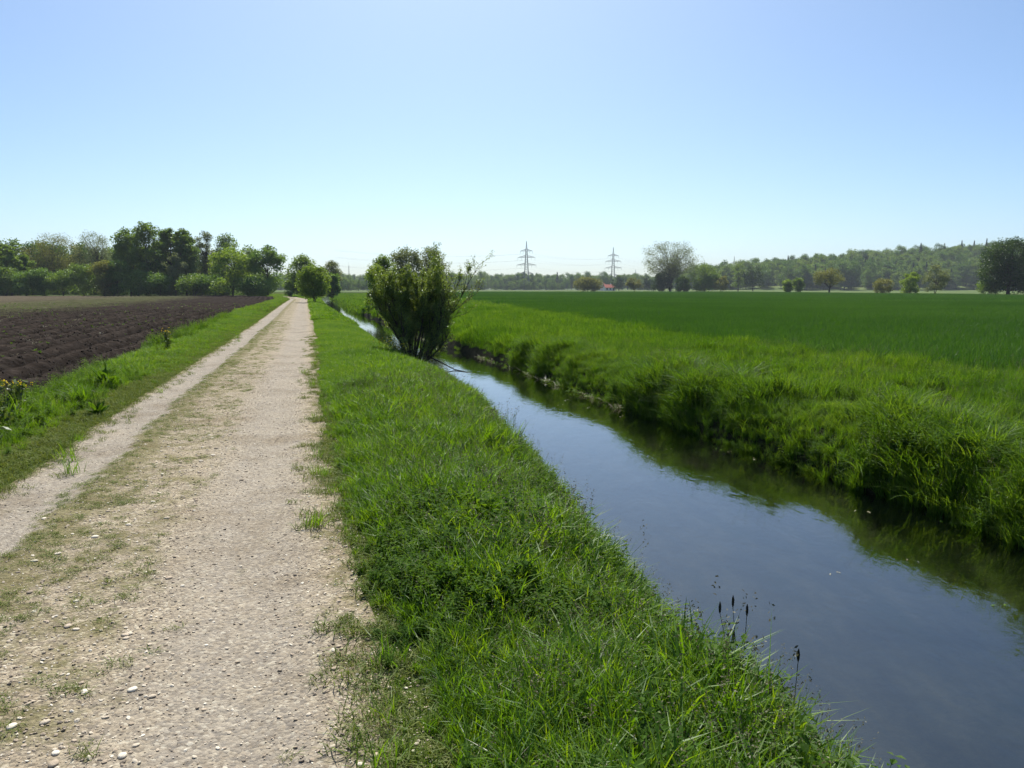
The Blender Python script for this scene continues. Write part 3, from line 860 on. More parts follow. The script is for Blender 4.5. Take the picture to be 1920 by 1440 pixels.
# ---- verge between field and track
n = 4200
x, Y, t = rnd_between(rng, n, FL, PL, 0.5, 16, 1.0)
d = PL(Y) - x
idx = pick(rng, n, [(I_FINE, 2.6), (I_MED, 2.0), (I_HERB, 0.8), (I_SHORT, 2.2), (I_CLOVER, 0.8), (I_STEM, .5), (I_STRAW, .35)])
edge = d < 0.32 + 0.25 * rng.rand(n)
idx = np.where(edge, np.array(I_SHORT)[rng.randint(3, size=n)], idx)
s = np.where(edge, 1.0 + 0.6 * rng.rand(n), np.interp(d, [0, 0.3, 0.9, 1.7], [0.3, 0.4, 0.75, 0.9]) * (0.55 + 0.8 * fbm(x, Y, 6, 3)))
scatter('verge_grass', 'rough green grass on the verge along the ploughed field', ng_near, np.stack([x, Y, ground_z(x, Y)], -1), idx, s, None, rng)
n = 3800
x, Y, t = rnd_between(rng, n, lambda y: FL(y) - 0.1, lambda y: PL(y) - 0.1, 15, 60, 1.4)
s = (0.35 + 0.6 * fbm(x * 0.6, Y * 0.6, 6, 3)) * np.interp(PL(Y) - x, [0, 0.6, 1.3], [0.3, 0.65, 1.0])
dl = rng.rand(n) < np.interp(PL(Y) - x, [0, .5, 1.5], [.95, .75, .45])
scatter('verge_grass', 'verge grass further along the ploughed field', ng_mid, np.stack([x, Y, ground_z(x, Y)], -1), np.where(dl, 10 + rng.randint(0, 2, n), rng.randint(0, 3, n)), s, None, rng)
n = 1800
x, Y, t = rnd_between(rng, n, FL, lambda y: PL(y) - 0.4, 58, 200, 1.5)
scatter('verge_grass', 'distant verge grass leading to the trees', ng_mid, np.stack([x, Y, ground_z(x, Y)], -1), np.where(rng.rand(n) < .6, 12, rng.randint(3, 5, n)), 0.35 + 0.35 * rng.rand(n), None, rng)

n = 420
Y = 6.5 + 40 * rng.rand(n) ** 1.4
x = FL(Y) + 0.25 * rng.normal(size=n) + 0.15
m_ = fbm(x * .7, Y * .7, 66, 2) > .5
scatter('verge_weeds', 'leafy weeds and taller grass along the ploughed field margin', ng_tall, np.stack([x, Y, ground_z(x, Y)], -1)[m_], pick(rng, n, [([6, 7], 3), ([4, 5], 1), ([0, 1, 2, 3], 1.5)])[m_], (0.45 + 0.5 * rng.rand(n))[m_], None, rng)
# ---- growth on the track itself
n = 20000
Y = 2.0 + 40 * rng.rand(n) ** 1.7
u = rng.rand(n)
x = PL(Y) + (PR(Y) - PL(Y)) * u
u2 = u + 0.10 * (fbm(x * 0.9, Y * 0.9, 31, 3) - 0.5)
wgt = np.interp(u2, [0, .04, .08, .21, .25, .30, .36, .55, .64, .9, .97, 1], [.6, .3, 0, 0, .95, .8, .42, .32, 0, 0, .15, .4])
m_ = (fbm(x * 4.5, Y * 2.6, 33, 4) + 0.30 * wgt > 0.585) & (rng.rand(n) < 0.12 + 0.8 * wgt)
m_ &= wgt > 0.02
scatter('track_grass', 'sparse flattened yellow green tufts between the wheel ruts', ng_near, np.stack([x, Y, ground_z(x, Y)], -1)[m_], pick(rng, n, [(I_SHORT, 5)])[m_], np.stack([0.5 + 0.5 * rng.rand(n), 0.5 + 0.5 * rng.rand(n), 0.25 + 0.3 * rng.rand(n)], -1)[m_], None, rng)

# ---- far bank
n = 11000
x, Y, t = rnd_between(rng, n, lambda y: WR(y) + 0.05, WS, 4.5, 24, 1.0)
pull = rng.rand(n) < 0.34
q = np.where(pull, -0.02 + 1.1 * rng.rand(n) ** 1.5, x - WR(Y))
x = WR(Y) + q
nz = np.clip(0.5 + 1.9 * (fbm(x * 0.9, Y * 0.9, 14, 3) - 0.5), 0.05, 1.1)
idx = pick(rng, n, [([0, 1, 2, 3], 6), ([4, 5], 0.5), ([6, 7], 0.3)])
idx = np.where((q < 1.3) & (rng.rand(n) < 0.12), 6 + rng.randint(2, size=n), idx)
idx = np.where((q < 1.2) & (rng.rand(n) < 0.2), 8 + rng.randint(2, size=n), idx)
s = (0.27 + 0.78 * nz) * np.interp(q, [0, 0.3, 0.9, 1.8, 7], [0.80, 0.96, 1.0, 0.75, 0.68]) * rng.uniform(0.75, 1.2, n)
s = np.where(idx >= 8, s * 0.9, s)
scatter('far_bank_grass', 'tall tussocky grass and herbs on the opposite bank', ng_tall, np.stack([x, Y, ground_z(x, Y)], -1), idx, s, None, rng, 0.15)
n = 9000
x, Y, t = rnd_between(rng, n, lambda y: WR(y) - 0.02, lambda y: WS(y) + 0.5, 22, 75, 1.25)
pull = rng.rand(n) < 0.25
x = np.where(pull, WR(Y) + 0.12 + 0.8 * rng.rand(n), x)
nz = np.clip(0.5 + 1.6 * (fbm(x * 0.7, Y * 0.7, 14, 3) - 0.5), 0.05, 1.1)
scatter('far_bank_grass', 'light green rough grass on the opposite bank behind the bush', ng_mid, np.stack([x, Y, ground_z(x, Y)], -1), 5 + rng.randint(0, 3, n), (0.25 + 0.72 * nz) * np.interp(x - WR(Y), [0, .6], [.5, 1.0]), None, rng)
n = 5200
x, Y, t = rnd_between(rng, n, lambda y: WR(y) + 0.05, lambda y: WS(y) + 0.5, 72, 300, 1.5)
pull = rng.rand(n) < 0.25
x = np.where(pull, WR(Y) + 0.8 * rng.rand(n), x)
scatter('far_bank_grass', 'distant light green strip of grass along the wheat', ng_mid, np.stack([x, Y, ground_z(x, Y)], -1), 8 + rng.randint(0, 2, n), 0.35 + 0.4 * rng.rand(n), None, rng)

# ---- wheat
p_wn = [proto('wheat_near', [(*blades(rs, 300, 0.55, (0.30, 0.42), (0.009, 0.014), (0.05, 0.45), 2, 0.2, 0.0, True), M['wheat'])]) for _ in range(3)]
p_wf = [proto('wheat_far', [(*blades(rs, 300, 1.5, (0.30, 0.42), (0.04, 0.06), (0.05, 0.45), 2, 0.2, 0.0, True), M['wheat'])]) for _ in range(2)]
ng_wheat = scatter_group('wheat', p_wn + p_wf)
PX, PY, PI, PS = [], [], [], []
for yy in np.arange(8, 90, 1.0):
    x0 = float(WS(yy)); x1 = min(0.72 * yy + 9, float(CROP_RIGHT(yy)))
    if x1 > x0:
        xs = np.arange(x0 + 0.3, x1, 1.0)
        PX += list(xs + rng.uniform(-.2, .2, len(xs))); PY += list(yy + rng.uniform(-.2, .2, len(xs))); PI += list(rng.randint(0, 3, len(xs)))
for yy in np.arange(91, CROP_FAR - 1, 2.6):
    x0 = float(WS(yy)); x1 = min(0.72 * yy + 9, float(CROP_RIGHT(yy)))
    xs = np.arange(x0 + 1.0, x1, 2.6)
    PX += list(xs + rng.uniform(-.4, .4, len(xs))); PY += list(yy + rng.uniform(-.4, .4, len(xs))); PI += list(3 + rng.randint(0, 2, len(xs)))
n = len(PX)
rot = np.stack([np.zeros(n), np.zeros(n), rng.rand(n) * 6.283], -1)
scl = np.stack([np.ones(n), np.ones(n), 0.85 + 0.3 * fbm(np.array(PX) * .1, np.array(PY) * .1, 2, 3)], -1)
scatter('wheat_crop', 'even dark green field of young wheat', ng_wheat, np.stack([PX, PY, np.full(n, 0.02)], -1), PI, scl, rot, rng)

# ---- clods and weeds on the ploughed field
p_clod = []
for _ in range(4):
    V, F = ico(rs, 1, (1, 0.85, 0.7), 0.2)
    p_clod.append(proto('clod', [(V, F, np.full(len(V), rs.rand()), M['clod'])]))
p_weed = [proto('seedling', [rosette(rs, 10, 0.09, M['herb'], 0.4, (0.2, 1.0))]), proto('dry_stalks', [(*blades(rs, 8, 0.08, (0.06, 0.16), (0.004, 0.007), (0.5, 1.3), 2, 1.0), M['straw'])])]
ng_field = scatter_group('field_bits', p_clod + p_weed)
n = 24000
Y = 6 + 60 * rng.rand(n) ** 1.5
s_ = 0.25 + 24 * rng.rand(n) ** 1.3
x = FL(Y) - s_
sz = 0.015 + 0.055 * rng.rand(n) ** 4 + 0.0004 * Y
scatter('soil_clods', 'dark crumbly clods strewn over the ploughed ridges', ng_field, np.stack([x, Y, plough(x, Y) + sz * 0.12], -1), rng.randint(0, 4, n), sz, np.stack([rng.rand(n) * 6, rng.rand(n) * 6, rng.rand(n) * 6], -1), rng)
n = 4500
Y = 7 + 85 * rng.rand(n) ** 1.3
s_ = 0.2 + 34 * rng.rand(n)
x = FL(Y) - s_
wm = fbm(x * 0.35, Y * 0.22, 41, 3) + 0.012 * np.minimum(s_, 20)
m_ = wm + 0.25 * (rng.rand(n) - .5) > 0.62
scatter('field_weeds', 'small green seedlings and dry stalks between the furrows', ng_field, np.stack([x, Y, plough(x, Y)], -1)[m_], pick(rng, n, [([4], 4), ([5], 0.8)])[m_], (0.6 + 1.0 * rng.rand(n))[m_], None, rng)

# ---- gravel
p_peb = []
for k in range(6):
    V, F = ico(rs, 1, (1, rs.uniform(.65, .95), rs.uniform(.28, .5)), 0.08)
    p_peb.append(proto('pebble', [(V, F, np.full(len(V), rs.rand()), M['pebble'])]))
ng_peb = scatter_group('gravel', p_peb)
n = 60000
Y = 1.9 + 16 * rng.rand(n) ** 1.9
u = rng.rand(n)
x = PL(Y) + (PR(Y) - PL(Y) + 0.12) * u
wgt = np.interp(u, [0, .06, .12, .2, .27, .35, .6, .68, .74, .80, .86, .95, 1], [.7, .4, .3, .3, .5, .8, .75, .45, .22, .45, .7, 1, .8])
m_ = rng.rand(n) < wgt
sz = 0.004 + 0.008 * rng.rand(n) + 0.018 * rng.rand(n) ** 7
scatter('gravel', 'loose small stones scattered over the track', ng_peb, np.stack([x, Y, ground_z(x, Y) + sz * 0.12], -1)[m_], rng.randint(0, 6, n)[m_], sz[m_], None, rng, 0.25)
stone_me = []
for k in range(7):
    V, F = ico(rs, 2, (1, rs.uniform(.65, .95), rs.uniform(.26, .42)), 0.03)
    stone_me.append(mesh('stone', V, F, [M['pebble']], {'v': np.full(len(V), [.98, .85, .6, .2, .95, .45, .05][k])}, True))
for k in range(220):
    yy = 2.3 + 7.5 * rng.rand() ** 1.6
    uu = rng.choice([rng.uniform(.3, .66), rng.uniform(.02, .98), rng.uniform(.9, 1.0)], p=[.55, .3, .15])
    xx = float(PL(yy) + (PR(yy) - PL(yy)) * uu)
    z0 = 0.022 + 0.030 * rng.rand() ** 2.2
    o = obj('stone', stone_me[rng.randint(7)], track, (xx, yy, float(ground_z(xx, yy)) + z0 * 0.08), rng.rand() * 6.28, (z0, z0, z0))

# pale dry debris and cress along the far water line
p_deb = [proto('debris', [(*blades(rs, 14, 0.10, (0.04, 0.12), (0.004, 0.010), (0.6, 1.4), 2, 1.3, 0.0), M['straw'])]), proto('cress', [rosette(rs, 22, 0.06, M['herb'], 0.6, (0.0, 0.6))])]
ng_deb = scatter_group('debris', p_deb)
n = 420
Y = 6 + 40 * rng.rand(n) ** 1.2
m_ = fbm(Y * 0.5, Y * 0 + 3, 51, 2) > 0.5
x = WR(Y) - 0.02 - 0.10 * np.abs(rng.normal(size=n))
scatter('waterside_debris', 'pale dry stalks and cress at the far water line', ng_deb, np.stack([x, Y, np.full(n, WATER + 0.01)], -1)[m_], pick(rng, n, [([0], 1), ([1], 2)])[m_], (0.6 + 0.7 * rng.rand(n))[m_], None, rng)

n = 40
Y = 4 + 26 * rng.rand(n) ** 1.3
tt = np.where(rng.rand(n) < .7, 1 - .35 * rng.rand(n) ** 1.5, rng.rand(n))
x = WL(Y) + .1 + (WR(Y) - WL(Y) - .2) * tt
p_bit = [proto('floating_bit', [(*[q if i != 1 else q2t(q) for i, q in enumerate(leaf_quads(rs, rs.normal(size=(3, 3)) * np.array([.03, .03, 0]), (.012, .03), .5, 6.0))], M['straw'])]), proto('floating_leaf', [(*[q if i != 1 else q2t(q) for i, q in enumerate(leaf_quads(rs, rs.normal(size=(4, 3)) * np.array([.04, .04, 0]), (.02, .045), .5, 6.0))], M['herb'])])]
ng_bit = scatter_group('floating', p_bit)
scatter('floating_debris', 'small bits of straw and leaf drifting on the water', ng_bit, np.stack([x, Y, np.full(n, WATER + .006)], -1), rng.randint(0, 2, n), .7 + .8 * rng.rand(n), np.stack([np.zeros(n), np.zeros(n), rng.rand(n) * 6], -1), rng)

# ================================================================== trees and shrubs
def place(bearing, dist):
    """a spot at the given distance ahead; bearing = sideways offset per 1500 units of distance"""
    return bearing / 1500.0 * dist / 1.007

def limb(b, rng, p0, p1, r0, r1, n=5, sag=0.08, sides=5, wob=0.05):
    p0 = np.asarray(p0, float); p1 = np.asarray(p1, float)
    t = np.linspace(0, 1, n)
    L = np.linalg.norm(p1 - p0)
    pts = p0 + (p1 - p0) * t[:, None]
    pts[:, 2] += sag * L * np.sin(np.pi * t)
    off = rng.normal(size=(n, 3)) * wob * L * np.sin(np.pi * t)[:, None]
    pts += off
    tube(b, pts, r0 + (r1 - r0) * t, sides)
    return pts

def crown_points(rng, H, W, base, nc, cr, shape):
    """clump centres and radii inside a crown envelope"""
    zc = H * (base + 1) / 2; hz = H * (1 - base) / 2
    out = []
    k = 0
    while len(out) < nc and k < 4000:
        k += 1
        zf = rng.uniform(-1, 1)
        if shape == 'round': prof = math.sqrt(1 - 0.9 * zf * zf)
        elif shape == 'dome': prof = math.sqrt(max(0.04, 1 - zf * zf)) if zf > 0 else 1 - 0.2 * zf * zf
        elif shape == 'column': prof = (1 - 0.7 * abs(zf) ** 3)
        else: prof = math.sqrt(max(0.04, 1 - ((zf - 0.15) / 1.15) ** 2))
        if rng.rand() > 0.25 + 0.75 * prof: continue
        an = rng.rand() * 2 * math.pi; ra = rng.rand() ** 0.42 * prof
        p = np.array([math.cos(an) * ra, math.sin(an) * ra, zf]); wz = 1.0
        rad = cr * W * rng.uniform(0.65, 1.25)
        lim_x = max(0.05, W / 2 - rad * 0.75); lim_z = max(0.05, hz - rad * 0.6)
        q = np.array([p[0] * lim_x * wz, p[1] * lim_x * wz, zc + p[2] * lim_z])
        if q[2] < rad * 0.5: q[2] = rad * 0.5
        out.append((q, rad))
    return out

def build_tree(rng, H, W, base=0.25, nc=26, cr=0.15, leaves=5000, size=(0.3, 0.5), shape='round', trunk_r=None, twigs=0, multi=1, flat=0.8, shell=0.55, asp=0.6):
    """returns trunk mesh builder and crown arrays, standing on z=0"""
    b = Builder()
    tr = trunk_r or H * 0.018
    cl = crown_points(rng, H, W, base, nc, cr, shape)
    top = H * (0.30 + 0.35 * base) if shape == 'fan' else H * 0.72
    forks = []
    for mI in range(multi):
        lean = rng.normal(size=2) * W * (0.05 if multi == 1 else 0.16)
        p0 = np.array([rng.normal() * 0.1 * (multi > 1), rng.normal() * 0.1 * (multi > 1), -0.25])
        forks.append(limb(b, rng, p0, np.array([lean[0], lean[1], top * rng.uniform(0.85, 1.0)]), tr / math.sqrt(multi), tr * 0.35 / math.sqrt(multi), 9, 0.0, 7, 0.012))
    for (q, rad) in cl:
        f = forks[rng.randint(len(forks))]
        zt = q[2] * rng.uniform(0.35, 0.7)
        j = int(np.clip(np.searchsorted(f[:, 2], zt), 1, len(f) - 1))
        s_ = limb(b, rng, f[j], q, tr * 0.32 * (1.1 - 0.5 * j / len(f)), tr * 0.05, 6, 0.10 if shape != 'fan' else 0.04, 4, 0.04)
        for _ in range(twigs):
            v = rng.normal(size=3); v /= np.linalg.norm(v); v[2] = abs(v[2]) * 0.8 + 0.1 if rng.rand() < 0.7 else v[2]
            k0 = rng.randint(2, 6)
            limb(b, rng, s_[k0], q + v * rad * rng.uniform(0.6, 1.15), tr * 0.05, tr * 0.012, 4, 0.05, 3, 0.06)
    rr = np.array([c[1] for c in cl]); w = rr ** 2; w /= w.sum()
    ci = rng.choice(len(cl), leaves, p=w)
    cen = np.array([c[0] for c in cl])[ci]
    v = rng.normal(size=(leaves, 3)); v /= np.linalg.norm(v, axis=1)[:, None]
    r = rng.rand(leaves) ** shell
    P = cen + v * (r * rr[ci])[:, None] * np.array([1.0, 1.0, flat])
    P[:, 2] = np.maximum(P[:, 2], 0.06)
    cval = rng.rand(len(cl)) * 0.5
    V, F, a = leaf_quads(rng, P, size, asp, 0.35, np.clip(cval[ci] + rng.rand(leaves) * 0.5, 0, 1))
    return b, (V, F, a)

def tree(name, label, cat, group, bearing, dist, H, W, mat='leaf_mid', bark='bark', z=0.0, x=None, seed=1, **kw):
    rng = np.random.RandomState(seed)
    b, (V, F, a) = build_tree(rng, H, W, **kw)
    xx = place(bearing, dist) if x is None else x
    root = tag(empty(name, (xx, dist, z)), label, cat, group)
    obj('trunk', b.mesh('trunk', [M[bark]], True), root)
    obj('crown', mesh('crown', V, F, [M[mat]], {'v': a}), root)
    return root

def hgt(top, dist):                      # height reaching this many units (of 1500) above the eye line
    return EYE + top / 1500.0 * dist

# ---- the wood along the far edge of the ploughed field:  bearing, dist, rise above eye line, width units, kind, label
G1 = 'trees of the wood behind the ploughed field'
DEN = dict(nc=52, cr=0.16, leaves=9500, size=(0.35, 0.6))
OPEN = dict(nc=80, cr=0.13, leaves=8500, size=(0.22, 0.36), twigs=6)
SHR = dict(nc=30, cr=0.20, leaves=6000, size=(0.25, 0.45), base=0.0)
left_trees = [
    ('broadleaf_tree', -962, 205, 100, 46, 'leaf_mid', dict(base=.1, shape='column', **DEN), 'pale green tree cut by the photo edge at the far end of the wood'),
    ('poplar_tree', -938, 203, 84, 40, 'leaf_bright', dict(base=.05, shape='column', **DEN), 'yellow green poplar near the photo edge, lower than its brown neighbour'),
    ('broadleaf_tree', -910, 208, 62, 42, 'leaf_mid', dict(base=.05, **DEN), 'small green tree between the yellow poplar and the brown budding tree'),
    ('budding_tree', -858, 226, 106, 98, 'leaf_olive', dict(base=.22, shape='dome', nc=80, cr=.14, leaves=11000, size=(.22, .36), twigs=4), 'wide brownish olive tree just coming into leaf'),
    ('bare_tree', -780, 236, 109, 80, 'leaf_grey', dict(base=.22, shape='dome', **OPEN), 'grey half bare tree with see-through crown beside the tall dark group'),
    ('broadleaf_tree', -728, 222, 78, 46, 'leaf_grey', dict(base=.1, nc=30, cr=.13, leaves=4200, size=(.25, .4)), 'thin grey green tree filling the gap before the tall dark group'),
    ('broadleaf_tree', -714, 204, 112, 62, 'leaf_mid', dict(base=.24, shape='column', **DEN), 'first tall tree of the dense group in the wood'),
    ('broadleaf_tree', -679, 202, 123, 66, 'leaf_mid', dict(base=.24, **DEN), 'tallest tree of the wood with rounded top'),
    ('broadleaf_tree', -640, 206, 112, 52, 'leaf_mid', dict(base=.26, shape='column', **DEN), 'mid green tall tree just after the tallest one'),
    ('broadleaf_tree', -610, 204, 111, 50, 'leaf_mid', dict(base=.30, shape='column', **DEN), 'tall tree with bare lower trunk closing the dense group'),
    ('broadleaf_tree', -572, 212, 107, 48, 'leaf_grey', dict(base=.16, shape='dome', nc=64, cr=.15, leaves=6500, size=(.25, .42), twigs=2), 'pale thin-leaved tree with sky showing between its stems'),
    ('broadleaf_tree', -533, 210, 102, 56, 'leaf_mid', dict(base=.1, shape='dome', nc=60, cr=.16, leaves=8000, size=(.3, .5)), 'light green tree peeking over the broad fresh green one'),
    ('maple_tree', -524, 186, 80, 92, 'leaf_bright', dict(base=.04, shape='dome', nc=46, cr=.14, leaves=9000, size=(.32, .55)), 'broad fresh bright green tree with branches down to the field'),
    ('broadleaf_tree', -458, 187, 80, 78, 'leaf_dark', dict(base=.04, shape='dome', nc=44, cr=.14, leaves=9000, size=(.32, .55)), 'dark rounded tree at the end of the wood beside the track'),
]
for i, (nm, br, ds, top, wd, mt, kw, lb) in enumerate(left_trees):
    tree(nm, lb, 'tree', G1, br, ds, hgt(top, ds), wd / 1500 * ds * 1.12, mt, seed=100 + i, **kw)
G2 = 'shrubs along the edge of the wood'
left_shrubs = [
    (-950, 197, 44, 50, 'leaf_mid', 'low green shrub at the photo edge under the pale tree'),
    (-912, 196, 34, 52, 'leaf_dark', 'dark low shrub under the yellow green poplar'),
    (-880, 197, 40, 46, 'leaf_dark', 'dark shrub under the near side of the brown budding tree'),
    (-842, 197, 36, 50, 'leaf_mid', 'dull green shrub under the far side of the brown budding tree'),
    (-802, 196, 52, 52, 'leaf_mid', 'rounded mid green shrub below the grey half bare tree'),
    (-765, 195, 54, 50, 'leaf_olive', 'olive rounded shrub beside the tall dark group'),
    (-738, 196, 52, 40, 'leaf_dark', 'dark shrub at the foot of the first tall dark tree'),
    (-700, 195, 34, 56, 'leaf_dark', 'low dark shrub under the tallest tree of the wood'),
    (-660, 195, 32, 56, 'leaf_dark', 'low shadowy shrub just past the tallest tree'),
    (-630, 197, 66, 40, 'leaf_grey', 'blue green young tree standing before the tall dark group'),
    (-595, 193, 30, 54, 'leaf_mid', 'low green shrub before the tree with bare lower trunk'),
    (-560, 192, 28, 50, 'leaf_dark', 'low dark shrub beside the broad fresh green tree'),
    (-478, 182, 24, 74, 'leaf_dark', 'low spreading dark shrub at the end of the wood by the field corner'),
]
for i, (br, ds, top, wd, mt, lb) in enumerate(left_shrubs):
    kw = dict(SHR)
    if top > 60: kw = dict(nc=24, cr=.17, leaves=3600, size=(.25, .4), base=.02, shape='column')
    tree('shrub', lb, 'shrub', G2, br, ds, hgt(top, ds), wd / 1500 * ds * 1.3, mt, seed=140 + i, multi=3, trunk_r=0.12, **kw)

# ---- at the end of the track
G3 = 'trees where the track ends'
tree('broadleaf_tree', 'green bushy tree where the track disappears, behind the round willow bush', 'tree', G3, -394, 172, hgt(64, 172), 7.8, 'leaf_mid', seed=171, base=.0, shape='dome', nc=70, cr=.19, leaves=9500, size=(.25, .45), multi=3)
tree('shrub', 'low yellowish shrub at the foot of the bushy tree by the track end', 'shrub', G3, -415, 168, hgt(18, 168), 3.4, 'leaf_bright', seed=172, multi=3, trunk_r=.08, nc=16, cr=.2, leaves=1800, size=(.2, .36), base=0)
tree('willow_bush', 'round bright olive willow bush leaning over the stream near the track end', 'shrub', G3, -372, 100, hgt(46, 100) + .2, 4.5, 'leaf_bright', seed=173, z=-.2, base=.10, shape='round', nc=80, cr=.18, leaves=13000, size=(.12, .24), multi=4, trunk_r=.12)
tree('ash_tree', 'grey green airy tree standing behind the willow bush', 'tree', G3, -338, 176, hgt(52, 176), 5.2, 'leaf_grey', seed=174, base=.30, shape='dome', nc=60, cr=.17, leaves=6000, size=(.2, .34), twigs=3, trunk_r=.14)
tree('shrub', 'dark shrub below the grey green airy tree', 'shrub', G3, -338, 170, hgt(30, 170), 4.6, 'leaf_dark', seed=175, multi=3, trunk_r=.1, **SHR)

# ---- behind the streamside bush
G4 = 'trees on the far bank behind the streamside bush'
tree('alder_tree', 'tallest grey green tree top showing above the streamside bush', 'tree', G4, -197, 72, hgt(88, 72), 3.4, 'leaf_grey', seed=181, base=.12, shape='column', nc=80, cr=.20, leaves=9500, size=(.09, .17), multi=2, trunk_r=.09)
tree('alder_tree', 'second grey green tree top on the far side of the streamside bush', 'tree', G4, -150, 74, hgt(80, 74), 3.3, 'leaf_grey', seed=182, base=.12, shape='round', nc=80, cr=.20, leaves=9500, size=(.09, .17), multi=2, trunk_r=.09)
tree('alder_tree', 'lower grey green tree showing on the track side of the streamside bush', 'tree', G4, -243, 70, hgt(64, 70), 2.7, 'leaf_mid', seed=183, base=.04, shape='dome', nc=80, cr=.20, leaves=9500, size=(.09, .17), multi=2, trunk_r=.08)
tree('shrub', 'pale fresh leaved shrub on the far bank just past the streamside bush', 'shrub', G4, -252, 59, 3.6, 2.3, 'leaf_bright', seed=184, z=-.1, base=.0, shape='dome', nc=26, cr=.17, leaves=3600, size=(.10, .18), multi=4, trunk_r=.05)

# ---- single trees along the edges of the wheat field
G5 = 'trees and bushes along the edges of the wheat field'
DB = dict(nc=44, cr=.16, leaves=7000, size=(.4, .7))
right_trees = [
    ('round_bush', 'bush', 142, 388, 23, 50, 'leaf_olive', dict(base=.0, shape='dome', multi=4, **DB), 'low wide olive bush standing alone at the far wheat edge before the house'),
    ('broadleaf_tree', 'tree', 200, 610, 24, 27, 'leaf_deep', dict(base=.05, nc=26, cr=.17, leaves=3000, size=(.6, .9)), 'round blue dark tree just past the red roofed house'),
    ('young_tree', 'tree', 229, 392, 21, 30, 'leaf_olive', dict(base=.12, shape='round', nc=26, cr=.16, leaves=3200, size=(.35, .6)), 'small pale olive tree with short trunk between the house and the big willow'),
    ('broadleaf_tree', 'tree', 257, 620, 24, 25, 'leaf_deep', dict(base=.03, nc=24, cr=.17, leaves=2600, size=(.6, .9)), 'small blue dark tree seen under the outer branches of the big willow'),
    ('bush', 'bush', 281, 398, 30, 44, 'leaf_deep', dict(base=.0, shape='dome', multi=4, **DB), 'dark bush at the foot of the big willow, on its house side'),
    ('bush', 'bush', 320, 386, 22, 28, 'leaf_bright', dict(base=.0, shape='dome', multi=4, **DB), 'light yellow green bush between the big willow and the dense round tree'),
    ('broadleaf_tree', 'tree', 361, 385, 47, 54, 'leaf_mid', dict(base=.0, shape='dome', nc=80, cr=.16, leaves=10000, size=(.4, .7)), 'dense fresh green round tree beside the big willow'),
    ('bush', 'bush', 391, 379, 24, 34, 'leaf_olive', dict(base=.02, shape='round', nc=30, cr=.13, leaves=3600, size=(.3, .55), multi=3), 'feathery light bush leaning out beside the dense round tree'),
    ('broadleaf_tree', 'tree', 424, 505, 47, 34, 'leaf_wood', dict(base=.12, shape='dome', nc=30, cr=.16, leaves=3800, size=(.5, .8)), 'dull brownish tree at the foot of the wooded hill'),
    ('broadleaf_tree', 'tree', 452, 500, 44, 40, 'leaf_deep', dict(base=.10, shape='dome', nc=34, cr=.15, leaves=4600, size=(.5, .8)), 'dark spreading tree with visible trunk at the foot of the wooded hill'),
    ('bush', 'bush', 517, 318, 17, 22, 'leaf_bright', dict(multi=3, **SHR), 'small light green bush, half of a pair before the wooded hill'),
    ('bush', 'bush', 537, 317, 21, 24, 'leaf_mid', dict(base=.0, multi=3, nc=22, cr=.2, leaves=4200, size=(.25, .45)), 'darker and taller bush of the pair before the wooded hill'),
    ('umbrella_tree', 'tree', 595, 288, 38, 58, 'leaf_olive', dict(base=.30, shape='dome', nc=40, cr=.13, leaves=6500, size=(.25, .45), trunk_r=.35), 'small brownish green tree with umbrella crown on a short dark trunk'),
    ('bush', 'bush', 695, 252, 19, 38, 'leaf_olive', dict(base=.0, shape='dome', multi=4, nc=30, cr=.16, leaves=5200, size=(.2, .38)), 'low brownish bush between the umbrella tree and the bright pair'),
    ('bush', 'bush', 746, 237, 31, 38, 'leaf_bright', dict(base=.0, shape='dome', multi=3, nc=34, cr=.15, leaves=6500, size=(.22, .42)), 'bright green rounded bush with dark foot'),
    ('willow_tree', 'tree', 792, 228, 45, 50, 'leaf_grey', dict(base=.02, shape='round', nc=40, cr=.13, leaves=6500, size=(.2, .38), multi=2), 'taller pale olive tree next to the bright rounded bush'),
    ('bush', 'bush', 896, 199, 20, 44, 'leaf_mid', dict(base=.0, multi=3, nc=26, cr=.18, leaves=3600, size=(.2, .36)), 'light bush at the foot of the big dark chestnut'),
]
fixed = []
for i, (nm, cat, br, ds, top, wd, mt, kw, lb) in enumerate(right_trees):
    kw = dict(kw); kw.setdefault('base', 0.0)
    tree(nm, lb, cat, G5, br, ds, hgt(top + 1, ds), wd / 1500 * ds * 1.16, mt, seed=200 + i, **kw)
tree('chestnut_tree', 'big dark domed tree at the photo edge beyond the wheat', 'tree', G5, 930, 197, hgt(96, 197), 16.4, 'leaf_deep', seed=231, base=.02, shape='dome', nc=120, cr=.13, leaves=26000, size=(.28, .48), trunk_r=.45)

# the big half-open willow
tree('willow_tree', 'big half open willow with spreading fan of branches at the wheat edge', 'tree', G5, 296, 396, hgt(88, 396), 100 / 1500 * 396 * 1.28, 'leaf_grey', 'bark_grey', seed=78, base=.20, shape='fan', nc=150, cr=.095, leaves=15000, size=(.3, .52), twigs=2, trunk_r=.62)

